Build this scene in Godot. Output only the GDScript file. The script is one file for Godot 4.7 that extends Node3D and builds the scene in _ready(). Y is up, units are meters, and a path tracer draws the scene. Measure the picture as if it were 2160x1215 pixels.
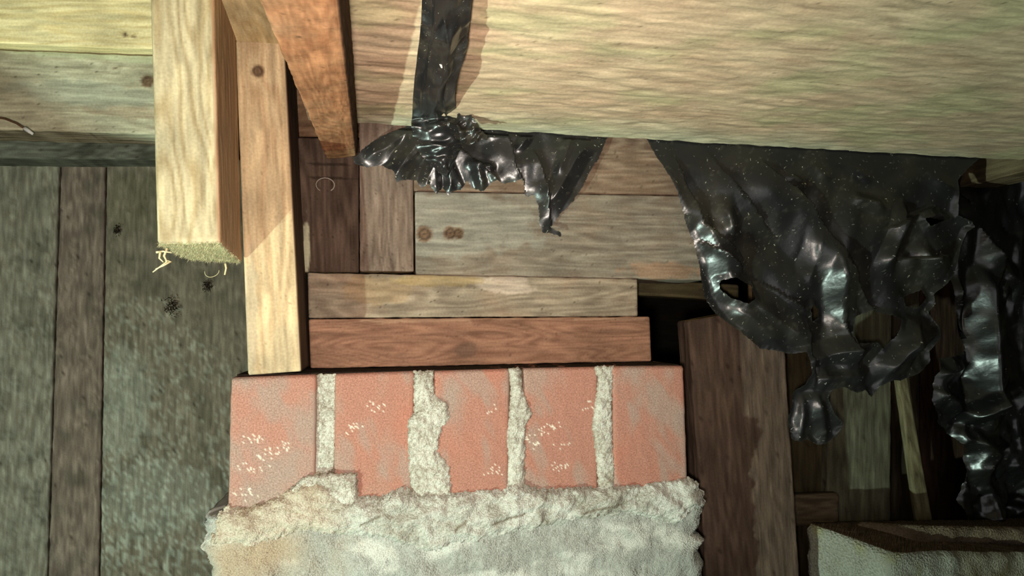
extends Node3D
# A crawl space under a house: a brick pier on a concrete footing carries timber packers and a beam,
# under plywood sheathing with torn black plastic. Metres, y up, the pier's face at z = -0.55.

const YC := 0.6235          # underside of the plywood
var taken := {}
var M := {}
var nz := {}

# ------------------------------------------------------------------ names and tags
func tag(o: Node, label: String, category := "", group := "", kind := "") -> Node:
	if label: o.set_meta("label", label)
	if category: o.set_meta("category", category)
	if group: o.set_meta("group", group)
	if kind: o.set_meta("kind", kind)
	return o

func thing(called: String, base: Vector3, label: String, category: String, group := "") -> Node3D:
	var o := Node3D.new()
	o.name = called
	add_child(o, true)
	o.position = base
	tag(o, label, category, group)
	return o

func base_of(parent: Node) -> Vector3:
	var p := Vector3.ZERO
	var n := parent
	while n != null and n != self:
		p += (n as Node3D).position
		n = n.get_parent()
	return p

# arrays in world metres -> one named mesh
func put(parent: Node, called: String, v: PackedVector3Array, c: PackedColorArray, uv: PackedVector2Array, ix: PackedInt32Array, mat: Material) -> MeshInstance3D:
	var o := MeshInstance3D.new()
	o.name = called
	parent.add_child(o, true)
	var lo := Vector3(1e9, 1e9, 1e9)
	var hi := -lo
	for p in v:
		lo = lo.min(p)
		hi = hi.max(p)
	var up := base_of(parent)
	var mid := Vector3((lo.x + hi.x) / 2, lo.y, (lo.z + hi.z) / 2)
	o.position = mid - up
	var w := PackedVector3Array()
	w.resize(v.size())
	for i in v.size(): w[i] = v[i] - mid
	var a := []
	a.resize(Mesh.ARRAY_MAX)
	a[Mesh.ARRAY_VERTEX] = w
	a[Mesh.ARRAY_COLOR] = c
	a[Mesh.ARRAY_TEX_UV] = uv
	a[Mesh.ARRAY_INDEX] = ix
	var st := SurfaceTool.new()
	st.create_from_arrays(a, Mesh.PRIMITIVE_TRIANGLES)
	st.generate_normals()
	st.generate_tangents()
	o.mesh = st.commit()
	o.material_override = mat
	o.cast_shadow = GeometryInstance3D.SHADOW_CASTING_SETTING_ON
	return o

# ------------------------------------------------------------------ colour
func c8(r: float, g: float, b: float) -> Color:
	return Color(r / 255.0, g / 255.0, b / 255.0).srgb_to_linear()

func noise(key: String, freq: float, kind := FastNoiseLite.TYPE_SIMPLEX_SMOOTH, oct := 3) -> FastNoiseLite:
	var n := FastNoiseLite.new()
	n.seed = key.hash() % 10000
	n.frequency = freq
	n.noise_type = kind
	n.fractal_octaves = oct
	n.fractal_type = FastNoiseLite.FRACTAL_FBM if oct > 1 else FastNoiseLite.FRACTAL_NONE
	nz[key] = n
	return n

# wood: growth rings drawn along the board, dirt, knots, stains of their own shape
func wood(o: Dictionary) -> Callable:
	var li: Color = o.light
	var da: Color = o.dark
	var freq: float = o.get("freq", 160.0)
	var warp: float = o.get("warp", 1.2)
	var off: float = o.get("off", 0.0)
	var sharp: float = o.get("sharp", 2.0)
	var dirt: float = o.get("dirt", 0.3)
	var dirt_c: Color = o.get("dirt_color", c8(70, 58, 46))
	var knots: Array = o.get("knots", [])
	var stains: Array = o.get("stains", [])
	var blooms: Array = o.get("blooms", [])
	var ring: FastNoiseLite = nz.ring
	var fine: FastNoiseLite = nz.fine
	var blot: FastNoiseLite = nz.blot
	var speck: FastNoiseLite = nz.speck
	return func(_side: int, u: float, v: float, p: Vector3) -> Color:
		var k := 0.0
		var heart := 0.0
		var bend := 0.0
		for kn in knots:
			var q: Vector3 = p - kn[0]
			var r: float = kn[1]
			var d := q.length() / r
			if d < 5.0:
				bend += 0.5 * smoothstep(5.0, 1.0, d)
				d *= 1.0 + 0.25 * blot.get_noise_3dv(q * 40.0)
				if clampf((1.35 - d) * 2.5, 0.0, 1.0) > k:
					k = clampf((1.35 - d) * 2.5, 0.0, 1.0)
					heart = 0.5 + 0.5 * cos(d * 9.0)
		var w := v * freq + ring.get_noise_2d(u * 4.0 + off, v * 26.0 + off) * warp * 3.0 + bend + off
		var g := pow(absf(sin(w * PI)), sharp)
		g = clampf(g * 0.75 + 0.35 * fine.get_noise_2d(u * 18.0 + off, v * 900.0) + 0.1, 0.0, 1.0)
		var c := li.lerp(da, g)
		var b := blot.get_noise_3d(p.x * 1.0 + off, p.y, p.z)
		c = c.lerp(dirt_c, clampf(b * 1.3 + 0.1, 0.0, 1.0) * dirt)
		var s := speck.get_noise_3d(p.x, p.y + off, p.z)
		if s > 0.6: c = c.lerp(c8(48, 38, 30), clampf((s - 0.6) * 7.0, 0.0, 0.7) * minf(1.0, dirt * 2.0))
		for sn in stains:
			var q2: Vector3 = p - sn[0]
			var rr: Vector3 = sn[1]
			q2 = Vector3(q2.x / rr.x, q2.y / rr.y, q2.z / rr.z)
			var d2 := q2.length() + blot.get_noise_3d(p.x * 2.5 + off, p.y * 2.5, p.z * 2.5) * 0.5
			c = c.lerp(sn[2], (1.0 - smoothstep(0.8, 1.08, d2)) * sn[3])
		for bl in blooms:
			var q3: Vector3 = p - bl[0]
			var rb: Vector3 = bl[1]
			var d3 := Vector2(q3.x / rb.x, q3.y / rb.y).length()
			if d3 < 1.0:
				var fl: float = nz.rag.get_noise_3d(p.x * 0.75, p.y * 0.3, p.z) + 0.25 * nz.blot.get_noise_3dv(p)
				c = c.lerp(bl[2], clampf((fl - 0.04 - d3 * 0.2) * 2.2, 0.0, 0.24))
		if k > 0.0: c = c.lerp(c8(112, 84, 62).lerp(c8(58, 40, 30), heart), k * 0.9)
		return c

# ------------------------------------------------------------------ shapes
# a sawn timber between two ends (each: front-left, front-right, back-right, back-left), its long edges eased,
# its faces slightly wavy; col(side, along, across, point)
func timber(parent: Node, called: String, A: Array, B: Array, mat: Material, col: Callable, o := {}) -> MeshInstance3D:
	var step: float = o.get("step", 0.003)
	var r: float = o.get("r", 0.0012)
	var amp: float = o.get("amp", 0.0004)
	var seen: Array = o.get("seen", [0, 1])
	var rough: FastNoiseLite = nz[o.get("rough", "wave")]
	var endc: Color = o.get("end", c8(150, 125, 90))
	var uvs: float = o.get("uv", 8.0)
	var L := 0.0
	for k in 4: L += (B[k] - A[k]).length() / 4.0
	var ring_k := []
	var ring_t := []
	var lens := []
	for k in 4:
		var len_k: float = ((A[(k + 1) % 4] - A[k]).length() + (B[(k + 1) % 4] - B[k]).length()) / 2.0
		lens.append(len_k)
		var n := maxi(1, int(len_k / step)) if k in seen else 1
		var e: float = minf(r / len_k, 0.4)
		ring_k.append(k); ring_t.append(-1.0)          # the eased corner before side k
		ring_k.append(k); ring_t.append(e)
		if e * 2.0 < 0.5:
			ring_k.append(k); ring_t.append(e * 2.0)
			for i in range(1, n):
				var t := float(i) / n
				if t > e * 2.5 and t < 1.0 - e * 2.5: ring_k.append(k); ring_t.append(t)
			ring_k.append(k); ring_t.append(1.0 - e * 2.0)
		ring_k.append(k); ring_t.append(1.0 - e)
	var nr := ring_k.size()
	var ws := [0.0, minf(r / L, 0.2)]
	var nl := maxi(2, int(L / float(o.get("along", step * 1.5))))
	for j in range(1, nl): 
		var w := float(j) / nl
		if w > r * 1.5 / L and w < 1.0 - r * 1.5 / L: ws.append(w)
	ws.append(1.0 - minf(r / L, 0.2)); ws.append(1.0)
	var nrm := []
	var ax: Vector3 = ((B[0] + B[1] + B[2] + B[3]) - (A[0] + A[1] + A[2] + A[3])).normalized()
	var mid: Vector3 = (A[0] + A[1] + A[2] + A[3] + B[0] + B[1] + B[2] + B[3]) / 8.0
	for k in 4:
		var s: Vector3 = (A[(k + 1) % 4] - A[k]).cross(ax).normalized()
		var fc: Vector3 = (A[k] + A[(k + 1) % 4] + B[k] + B[(k + 1) % 4]) / 4.0
		nrm.append(s if s.dot(fc - mid) > 0 else -s)
	var V := PackedVector3Array()
	var Cc := PackedColorArray()
	var U := PackedVector2Array()
	var I := PackedInt32Array()
	for j in ws.size():
		var w: float = ws[j]
		var q := []
		for k in 4: q.append((A[k] as Vector3).lerp(B[k], w))
		var cen: Vector3 = (q[0] + q[1] + q[2] + q[3]) / 4.0
		var inset := r * 0.8 if (j == 0 or j == ws.size() - 1) else 0.0
		for i in nr + 1:
			var k: int = ring_k[i % nr]
			var t: float = ring_t[i % nr]
			var p: Vector3
			var nn: Vector3
			var vv: float
			if t < 0.0:
				var km := (k + 3) % 4
				var m1: Vector3 = (q[km] as Vector3).lerp(q[k], 1.0 - minf(r / lens[km], 0.4))
				var m2: Vector3 = (q[k] as Vector3).lerp(q[(k + 1) % 4], minf(r / lens[k], 0.4))
				var mm := (m1 + m2) / 2.0
				p = mm + (q[k] - mm) * 0.414
				nn = ((nrm[km] + nrm[k]) as Vector3).normalized()
				vv = 0.0
			else:
				p = (q[k] as Vector3).lerp(q[(k + 1) % 4], t)
				nn = nrm[k]
				vv = t * lens[k]
			p += nn * rough.get_noise_3dv(p) * amp
			if inset > 0.0: p += (cen - p).normalized() * inset
			V.append(p)
			Cc.append(col.call(k, w * L, vv, p))
			U.append(Vector2(w * L * uvs, (vv + k * 0.13) * uvs))
	var st := nr + 1
	for j in ws.size() - 1:
		for i in nr:
			var a := j * st + i
			I.append_array([a, a + 1, a + st + 1, a, a + st + 1, a + st])
	# ends: rings that close towards the middle
	for e in 2:
		var b0 := 0 if e == 0 else (ws.size() - 1) * st
		var cen := Vector3.ZERO
		for i in nr: cen += V[b0 + i] / nr
		var q := A if e == 0 else B
		cen = (q[0] + q[1] + q[2] + q[3]) / 4.0
		var caps: int = o.get("caps", 4)
		var first := V.size()
		for g in range(0, caps + 1):
			var f := float(g) / caps
			for i in nr + 1:
				var p := V[b0 + i].lerp(cen, f)
				if g > 0 and g < caps: p += ax * rough.get_noise_3dv(p * 2.0) * float(o.get("end_amp", 0.0006))
				V.append(p)
				Cc.append(endc.lerp(endc.darkened(0.5), clampf(0.4 + nz.fine.get_noise_3dv(p * 600.0) * 0.8, 0.0, 1.0)))
				U.append(Vector2(p.x + p.z, p.y) * uvs * 1.0)
		for g in caps:
			for i in nr:
				var a := first + g * st + i
				if e == 0: I.append_array([a, a + st, a + st + 1, a, a + st + 1, a + 1])
				else: I.append_array([a, a + 1, a + st + 1, a, a + st + 1, a + st])
	var vol := 0.0
	for i in range(0, I.size(), 3):
		vol += (V[I[i]] - mid).dot((V[I[i + 1]] - mid).cross(V[I[i + 2]] - mid))
	if vol > 0.0:
		for i in range(0, I.size(), 3):
			var x := I[i + 1]
			I[i + 1] = I[i + 2]
			I[i + 2] = x
	return put(parent, called, V, Cc, U, I, mat)

func single(o: Node, label: String, category: String, group := "") -> Node:
	return tag(o, label, category, group)

# straight box helper: ends for timber() from corners, long axis x, y or z
func box_ends(lo: Vector3, hi: Vector3, axis: String) -> Array:
	if axis == "x":
		return [[Vector3(lo.x, lo.y, hi.z), Vector3(lo.x, hi.y, hi.z), Vector3(lo.x, hi.y, lo.z), Vector3(lo.x, lo.y, lo.z)],
			[Vector3(hi.x, lo.y, hi.z), Vector3(hi.x, hi.y, hi.z), Vector3(hi.x, hi.y, lo.z), Vector3(hi.x, lo.y, lo.z)]]
	if axis == "y":
		return [[Vector3(lo.x, hi.y, hi.z), Vector3(hi.x, hi.y, hi.z), Vector3(hi.x, hi.y, lo.z), Vector3(lo.x, hi.y, lo.z)],
			[Vector3(lo.x, lo.y, hi.z), Vector3(hi.x, lo.y, hi.z), Vector3(hi.x, lo.y, lo.z), Vector3(lo.x, lo.y, lo.z)]]
	return [[Vector3(lo.x, lo.y, hi.z), Vector3(hi.x, lo.y, hi.z), Vector3(hi.x, hi.y, hi.z), Vector3(lo.x, hi.y, hi.z)],
		[Vector3(lo.x, lo.y, lo.z), Vector3(hi.x, lo.y, lo.z), Vector3(hi.x, hi.y, lo.z), Vector3(lo.x, hi.y, lo.z)]]

# ends of a board whose front face has these four corners (TL, TR, BR, BL) and this depth; grain along x or y
func board_ends(tl: Vector3, tr: Vector3, br: Vector3, bl: Vector3, depth: float, axis := "x") -> Array:
	var d := Vector3(0, 0, -depth)
	if axis == "x": return [[bl, tl, tl + d, bl + d], [br, tr, tr + d, br + d]]
	return [[tl, tr, tr + d, tl + d], [bl, br, br + d, bl + d]]

# signed distance to an outline with holes, positive inside
func inside(p: Vector2, loops: Array) -> float:
	var best := 1e9
	var isin := false
	for lp: PackedVector2Array in loops:
		var n := lp.size()
		var a := lp[n - 1]
		for i in n:
			var b := lp[i]
			var e := b - a
			var w := p - a
			var d := (w - e * clampf(w.dot(e) / maxf(e.length_squared(), 1e-12), 0.0, 1.0)).length_squared()
			if d < best: best = d
			if (a.y > p.y) != (b.y > p.y):
				if p.x < (b.x - a.x) * (p.y - a.y) / (b.y - a.y) + a.x: isin = not isin
			a = b
	return sqrt(best) if isin else -sqrt(best)

# a skin over a flat outline: pos(x, y, s) places each point, s its distance from the edge; ragged edge from noise
func film(parent: Node, called: String, loops: Array, cell: float, pos: Callable, col: Callable, mat: Material, o := {}) -> MeshInstance3D:
	var rag: float = o.get("rag", 0.0)
	var rf: float = o.get("rag_freq", 1.0)
	var uvs: float = o.get("uv", 8.0)
	var lo := Vector2(1e9, 1e9)
	var hi := -lo
	for q in loops[0]:
		lo = lo.min(q)
		hi = hi.max(q)
	lo -= Vector2(cell, cell) * 1.5 + Vector2(rag, rag)
	hi += Vector2(cell, cell) * 1.5 + Vector2(rag, rag)
	var nx := int((hi.x - lo.x) / cell) + 1
	var ny := int((hi.y - lo.y) / cell) + 1
	var S := PackedFloat32Array()
	S.resize((nx + 1) * (ny + 1))
	for j in ny + 1:
		for i in nx + 1:
			var p := lo + Vector2(i, j) * cell
			var s := inside(p, loops)
			if rag > 0.0 and absf(s) < rag * 3.0: s += nz.rag.get_noise_2d(p.x * rf, p.y * rf) * rag
			S[j * (nx + 1) + i] = s
	var V := PackedVector3Array()
	var Cc := PackedColorArray()
	var U := PackedVector2Array()
	var I := PackedInt32Array()
	var known := {}
	var add := func(p: Vector2, s: float, key: int) -> int:
		if known.has(key): return known[key]
		var w: Vector3 = pos.call(p.x, p.y, maxf(s, 0.0))
		known[key] = V.size()
		V.append(w)
		Cc.append(col.call(p.x, p.y, maxf(s, 0.0), w))
		U.append(p * uvs)
		return V.size() - 1
	var W := nx + 1
	for j in ny:
		for i in nx:
			var q := [j * W + i, j * W + i + 1, (j + 1) * W + i + 1, (j + 1) * W + i]
			for tri in [[q[0], q[2], q[1]], [q[0], q[3], q[2]]]:
				var out := []
				for k in 3:
					var a: int = tri[k]
					var b: int = tri[(k + 1) % 3]
					var pa := lo + Vector2(a % W, a / W) * cell
					if S[a] >= 0.0: out.append(add.call(pa, S[a], a))
					if (S[a] >= 0.0) != (S[b] >= 0.0):
						var pb := lo + Vector2(b % W, b / W) * cell
						var t := S[a] / (S[a] - S[b])
						out.append(add.call(pa.lerp(pb, t), 0.0, -(mini(a, b) * 4000000 + maxi(a, b)) - 1))
				for k in range(1, out.size() - 1): I.append_array([out[0], out[k], out[k + 1]])
	return put(parent, called, V, Cc, U, I, mat)

# a thin rod through points
func rod(parent: Node, called: String, pts: Array, r0: float, r1: float, mat: Material, c: Color) -> MeshInstance3D:
	var V := PackedVector3Array()
	var Cc := PackedColorArray()
	var U := PackedVector2Array()
	var I := PackedInt32Array()
	var n := pts.size()
	for i in n:
		var d: Vector3 = (pts[mini(i + 1, n - 1)] - pts[maxi(i - 1, 0)]).normalized()
		var s := d.cross(Vector3(0.3, 0.2, 1.0)).normalized()
		var t := d.cross(s)
		var r := lerpf(r0, r1, float(i) / (n - 1))
		for k in 6:
			var a := TAU * k / 6.0
			V.append(pts[i] + (s * cos(a) + t * sin(a)) * r)
			Cc.append(c)
			U.append(Vector2(k / 6.0, i * 0.3))
	for i in n - 1:
		for k in 6:
			var a := i * 6 + k
			var b := i * 6 + (k + 1) % 6
			I.append_array([a, b, b + 6, a, b + 6, a + 6])
	for k in range(1, 5): I.append_array([0, k + 1, k, (n - 1) * 6, (n - 1) * 6 + k, (n - 1) * 6 + k + 1])
	return put(parent, called, V, Cc, U, I, mat)

# ------------------------------------------------------------------ materials
func tex(w: int, h: int, f: Callable) -> Image:
	var im := Image.create(w, h, false, Image.FORMAT_RGB8)
	for y in h:
		for x in w:
			im.set_pixel(x, y, f.call(x, y))
	return im

func mat(albedo: Image, bump: Image, strength: float, rough: float, o := {}) -> StandardMaterial3D:
	var m := StandardMaterial3D.new()
	m.vertex_color_use_as_albedo = true
	m.roughness = rough
	m.cull_mode = BaseMaterial3D.CULL_DISABLED
	if albedo: m.albedo_texture = ImageTexture.create_from_image(albedo)
	if bump:
		var b := bump.duplicate() as Image
		b.bump_map_to_normal_map(strength)
		m.normal_enabled = true
		m.normal_texture = ImageTexture.create_from_image(b)
		m.normal_scale = o.get("normal", 1.0)
	m.metallic_specular = o.get("spec", 0.3)
	return m

func make_materials() -> void:
	var fb := FastNoiseLite.new()
	fb.noise_type = FastNoiseLite.TYPE_PERLIN
	fb.frequency = 0.045
	fb.fractal_octaves = 4
	fb.seed = 3
	var fib := fb.get_seamless_image(64, 512)          # fibres: stretched along the grain
	fib.resize(512, 512, Image.INTERPOLATE_CUBIC)
	fb.frequency = 0.13
	fb.seed = 9
	var grit := fb.get_seamless_image(512, 512)
	var fa := tex(512, 512, func(x, y):
		var g: float = 0.80 + 0.28 * (fib.get_pixel(x, y).r - 0.25) + 0.12 * (grit.get_pixel(x, y).r - 0.5)
		g = clampf(g, 0.0, 1.0)
		return Color(g, g, g))
	M.wood = mat(fa, fib, 5.0, 0.78, {"normal": 0.22, "spec": 0.25})
	M.old_wood = mat(fa, fib, 8.0, 0.88, {"normal": 0.38, "spec": 0.2})
	var ga := tex(512, 512, func(x, y):
		var g := clampf(0.90 + 0.34 * (grit.get_pixel(x, y).r - 0.5), 0.0, 1.0)
		return Color(g, g, g))
	M.grit = mat(ga, grit, 6.0, 0.93, {"normal": 0.9, "spec": 0.2})
	M.smooth_grit = mat(ga, grit, 2.0, 0.85, {"normal": 0.2, "spec": 0.25})
	# polythene: black film with dust and flecks of dried mud
	var rng := RandomNumberGenerator.new()
	rng.seed = 77
	var pl := Image.create(1024, 1024, false, Image.FORMAT_RGB8)
	pl.fill(Color(0.23, 0.23, 0.23))
	for i in 1100:
		var x := rng.randi_range(0, 1023)
		var y := rng.randi_range(0, 1023)
		if i % 5 > 1:                                  # most lie in drifts
			x = posmod(int((i * 7919 / 40) * 331 % 1024 + rng.randfn() * 60.0), 1024)
			y = posmod(int((i * 104729 / 40) * 173 % 1024 + rng.randfn() * 60.0), 1024)
		var n := rng.randi_range(1, 10) if rng.randf() < 0.6 else rng.randi_range(1, 3)
		var a := rng.randf() * TAU
		var v := rng.randf_range(0.42, 0.95)
		var wd := 1 + int(rng.randf() * rng.randf() * 4.0)
		var fx := float(x)
		var fy := float(y)
		for k in n:
			fx += cos(a)
			fy += sin(a)
			a += rng.randf_range(-0.4, 0.4)
			pl.fill_rect(Rect2i(posmod(int(fx), 1022), posmod(int(fy), 1022), wd, wd), Color(v, v, v * 0.93))
	M.plastic = mat(pl, grit, 2.0, 0.29, {"normal": 0.09, "spec": 0.5})

# ------------------------------------------------------------------ the scene
func _ready() -> void:
	# camera
	var cam := Camera3D.new()
	cam.name = "camera"
	add_child(cam)
	cam.position = Vector3(0, 0.45, 0)
	cam.rotation = Vector3(0.05622, -0.20023, 0)
	cam.fov = rad_to_deg(2.0 * atan(607.5 / 1466.0))
	cam.near = 0.01
	cam.current = true
	# white background: soft fill that enters by the opening added behind the camera
	var we := WorldEnvironment.new()
	we.name = "environment"
	var env := Environment.new()
	env.background_mode = Environment.BG_COLOR
	env.background_color = Color(1.0, 1.0, 1.0)
	env.tonemap_mode = Environment.TONE_MAPPER_LINEAR
	env.tonemap_exposure = 1.0
	env.sdfgi_enabled = true
	env.ssao_enabled = true
	env.ssil_enabled = true
	we.environment = env
	add_child(we)
	# the torch of the phone that takes the picture, and a work lamp on the ground to its left
	var beam := SpotLight3D.new()
	beam.name = "phone_torch"
	add_child(beam)
	beam.position = Vector3(-0.015, 0.428, 0.0)
	beam.look_at_from_position(beam.position, Vector3(-0.0094, 0.5182, -0.6))
	beam.light_color = Color(1.0, 0.945, 0.89)
	beam.light_energy = 0.44
	beam.light_size = 0.003
	beam.spot_range = 8.0
	beam.spot_attenuation = 2.0
	beam.spot_angle = 49.0
	beam.spot_angle_attenuation = 1.0
	beam.shadow_enabled = true
	torch("work_lamp", Vector3(-0.55, -0.04, 0.02), Color(0.88, 1.0, 0.94), 1.2, 0.003)
	# noises (frequencies per metre)
	noise("ring", 1.0, FastNoiseLite.TYPE_SIMPLEX_SMOOTH, 2)
	noise("fine", 1.0, FastNoiseLite.TYPE_SIMPLEX_SMOOTH, 2)
	noise("blot", 22.0, FastNoiseLite.TYPE_SIMPLEX_SMOOTH, 4)
	noise("speck", 210.0, FastNoiseLite.TYPE_SIMPLEX_SMOOTH, 2)
	noise("wave", 60.0, FastNoiseLite.TYPE_SIMPLEX_SMOOTH, 3)
	noise("lumps", 45.0, FastNoiseLite.TYPE_SIMPLEX_SMOOTH, 5)
	noise("rag", 260.0, FastNoiseLite.TYPE_SIMPLEX_SMOOTH, 3)
	noise("sand", 420.0, FastNoiseLite.TYPE_SIMPLEX_SMOOTH, 3)
	noise("streak", 1.0, FastNoiseLite.TYPE_SIMPLEX_SMOOTH, 3)
	noise("soft", 22.0, FastNoiseLite.TYPE_SIMPLEX_SMOOTH, 2)
	var cr := noise("crumple", 45.0, FastNoiseLite.TYPE_CELLULAR, 1)
	cr.cellular_return_type = FastNoiseLite.RETURN_DISTANCE
	cr.domain_warp_enabled = true
	cr.domain_warp_amplitude = 0.006
	cr.domain_warp_frequency = 14.0
	make_materials()
	shell()
	background()
	pier()
	packers_and_beam()
	plywood()
	left_timbers()
	joist()
	plastic()
	litter()
	brace()

func torch(called: String, at: Vector3, c: Color, energy: float, size: float) -> void:
	var l := OmniLight3D.new()
	l.name = called
	l.position = at
	l.light_color = c
	l.light_energy = energy
	l.light_size = size
	l.omni_range = 8.0
	l.omni_attenuation = 2.0
	l.shadow_enabled = true
	add_child(l)

func struct_box(called: String, lo: Vector3, hi: Vector3, axis: String, mat_: Material, col: Callable, label: String, o := {}) -> Node:
	var e := box_ends(lo, hi, axis)
	var m := timber(self, called, e[0], e[1], mat_, col, {"step": 0.05, "r": 0.003, "seen": [0, 1, 2, 3], "amp": 0.0} .merged(o, true))
	return tag(m, label, "", "", "structure")

func plain(c: Color, c2: Color, f := 1.0) -> Callable:
	return func(_s, _u, _v, p: Vector3) -> Color:
		return c.lerp(c2, clampf(0.5 + nz.blot.get_noise_3dv(p * f) * 0.9, 0.0, 1.0))

func shell() -> void:
	var soil := plain(c8(104, 92, 76), c8(70, 62, 52), 0.5)
	struct_box("floor", Vector3(-1.4, -0.23, -1.4), Vector3(1.4, -0.15, 1.2), "x", M.grit, soil, "bare brown earth floor of the crawl space", {"amp": 0.01, "rough": "lumps"})
	var dim := plain(c8(96, 84, 66), c8(74, 64, 52), 0.5)
	struct_box("ceiling", Vector3(-1.4, 0.84, -1.4), Vector3(1.4, 0.9, 1.2), "x", M.old_wood, dim, "dark board subfloor above the joists")
	struct_box("wall_left", Vector3(-1.4, -0.15, -1.4), Vector3(-1.34, 0.84, 1.2), "z", M.old_wood, dim, "dark boarded side wall of the crawl space")
	struct_box("wall_right", Vector3(1.34, -0.15, -1.4), Vector3(1.4, 0.84, 1.2), "z", M.old_wood, dim, "dark boarded wall beyond the torn plastic")
	# opening behind the camera, added so that soft fill light comes in
	struct_box("wall_front", Vector3(-1.34, -0.15, 1.14), Vector3(-0.6, 0.84, 1.2), "x", M.old_wood, dim, "dark boarded wall behind the camera, left of the opening added for fill light")
	struct_box("wall_front", Vector3(0.6, -0.15, 1.14), Vector3(1.34, 0.84, 1.2), "x", M.old_wood, dim, "dark boarded wall behind the camera, right of the opening added for fill light")

# one upright board of a wall; corners TL, TR, BR, BL
func wall_board(parent: Node, tl: Vector3, tr: Vector3, br: Vector3, bl: Vector3, d: float, mat_: Material, w: Dictionary, o := {}) -> MeshInstance3D:
	var e := board_ends(tl, tr, br, bl, d, "y")
	return timber(parent, "plank", e[0], e[1], mat_, wood(w), {"step": 0.004, "along": 0.005, "r": 0.003, "seen": [0], "amp": 0.0012} .merged(o, true))

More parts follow.
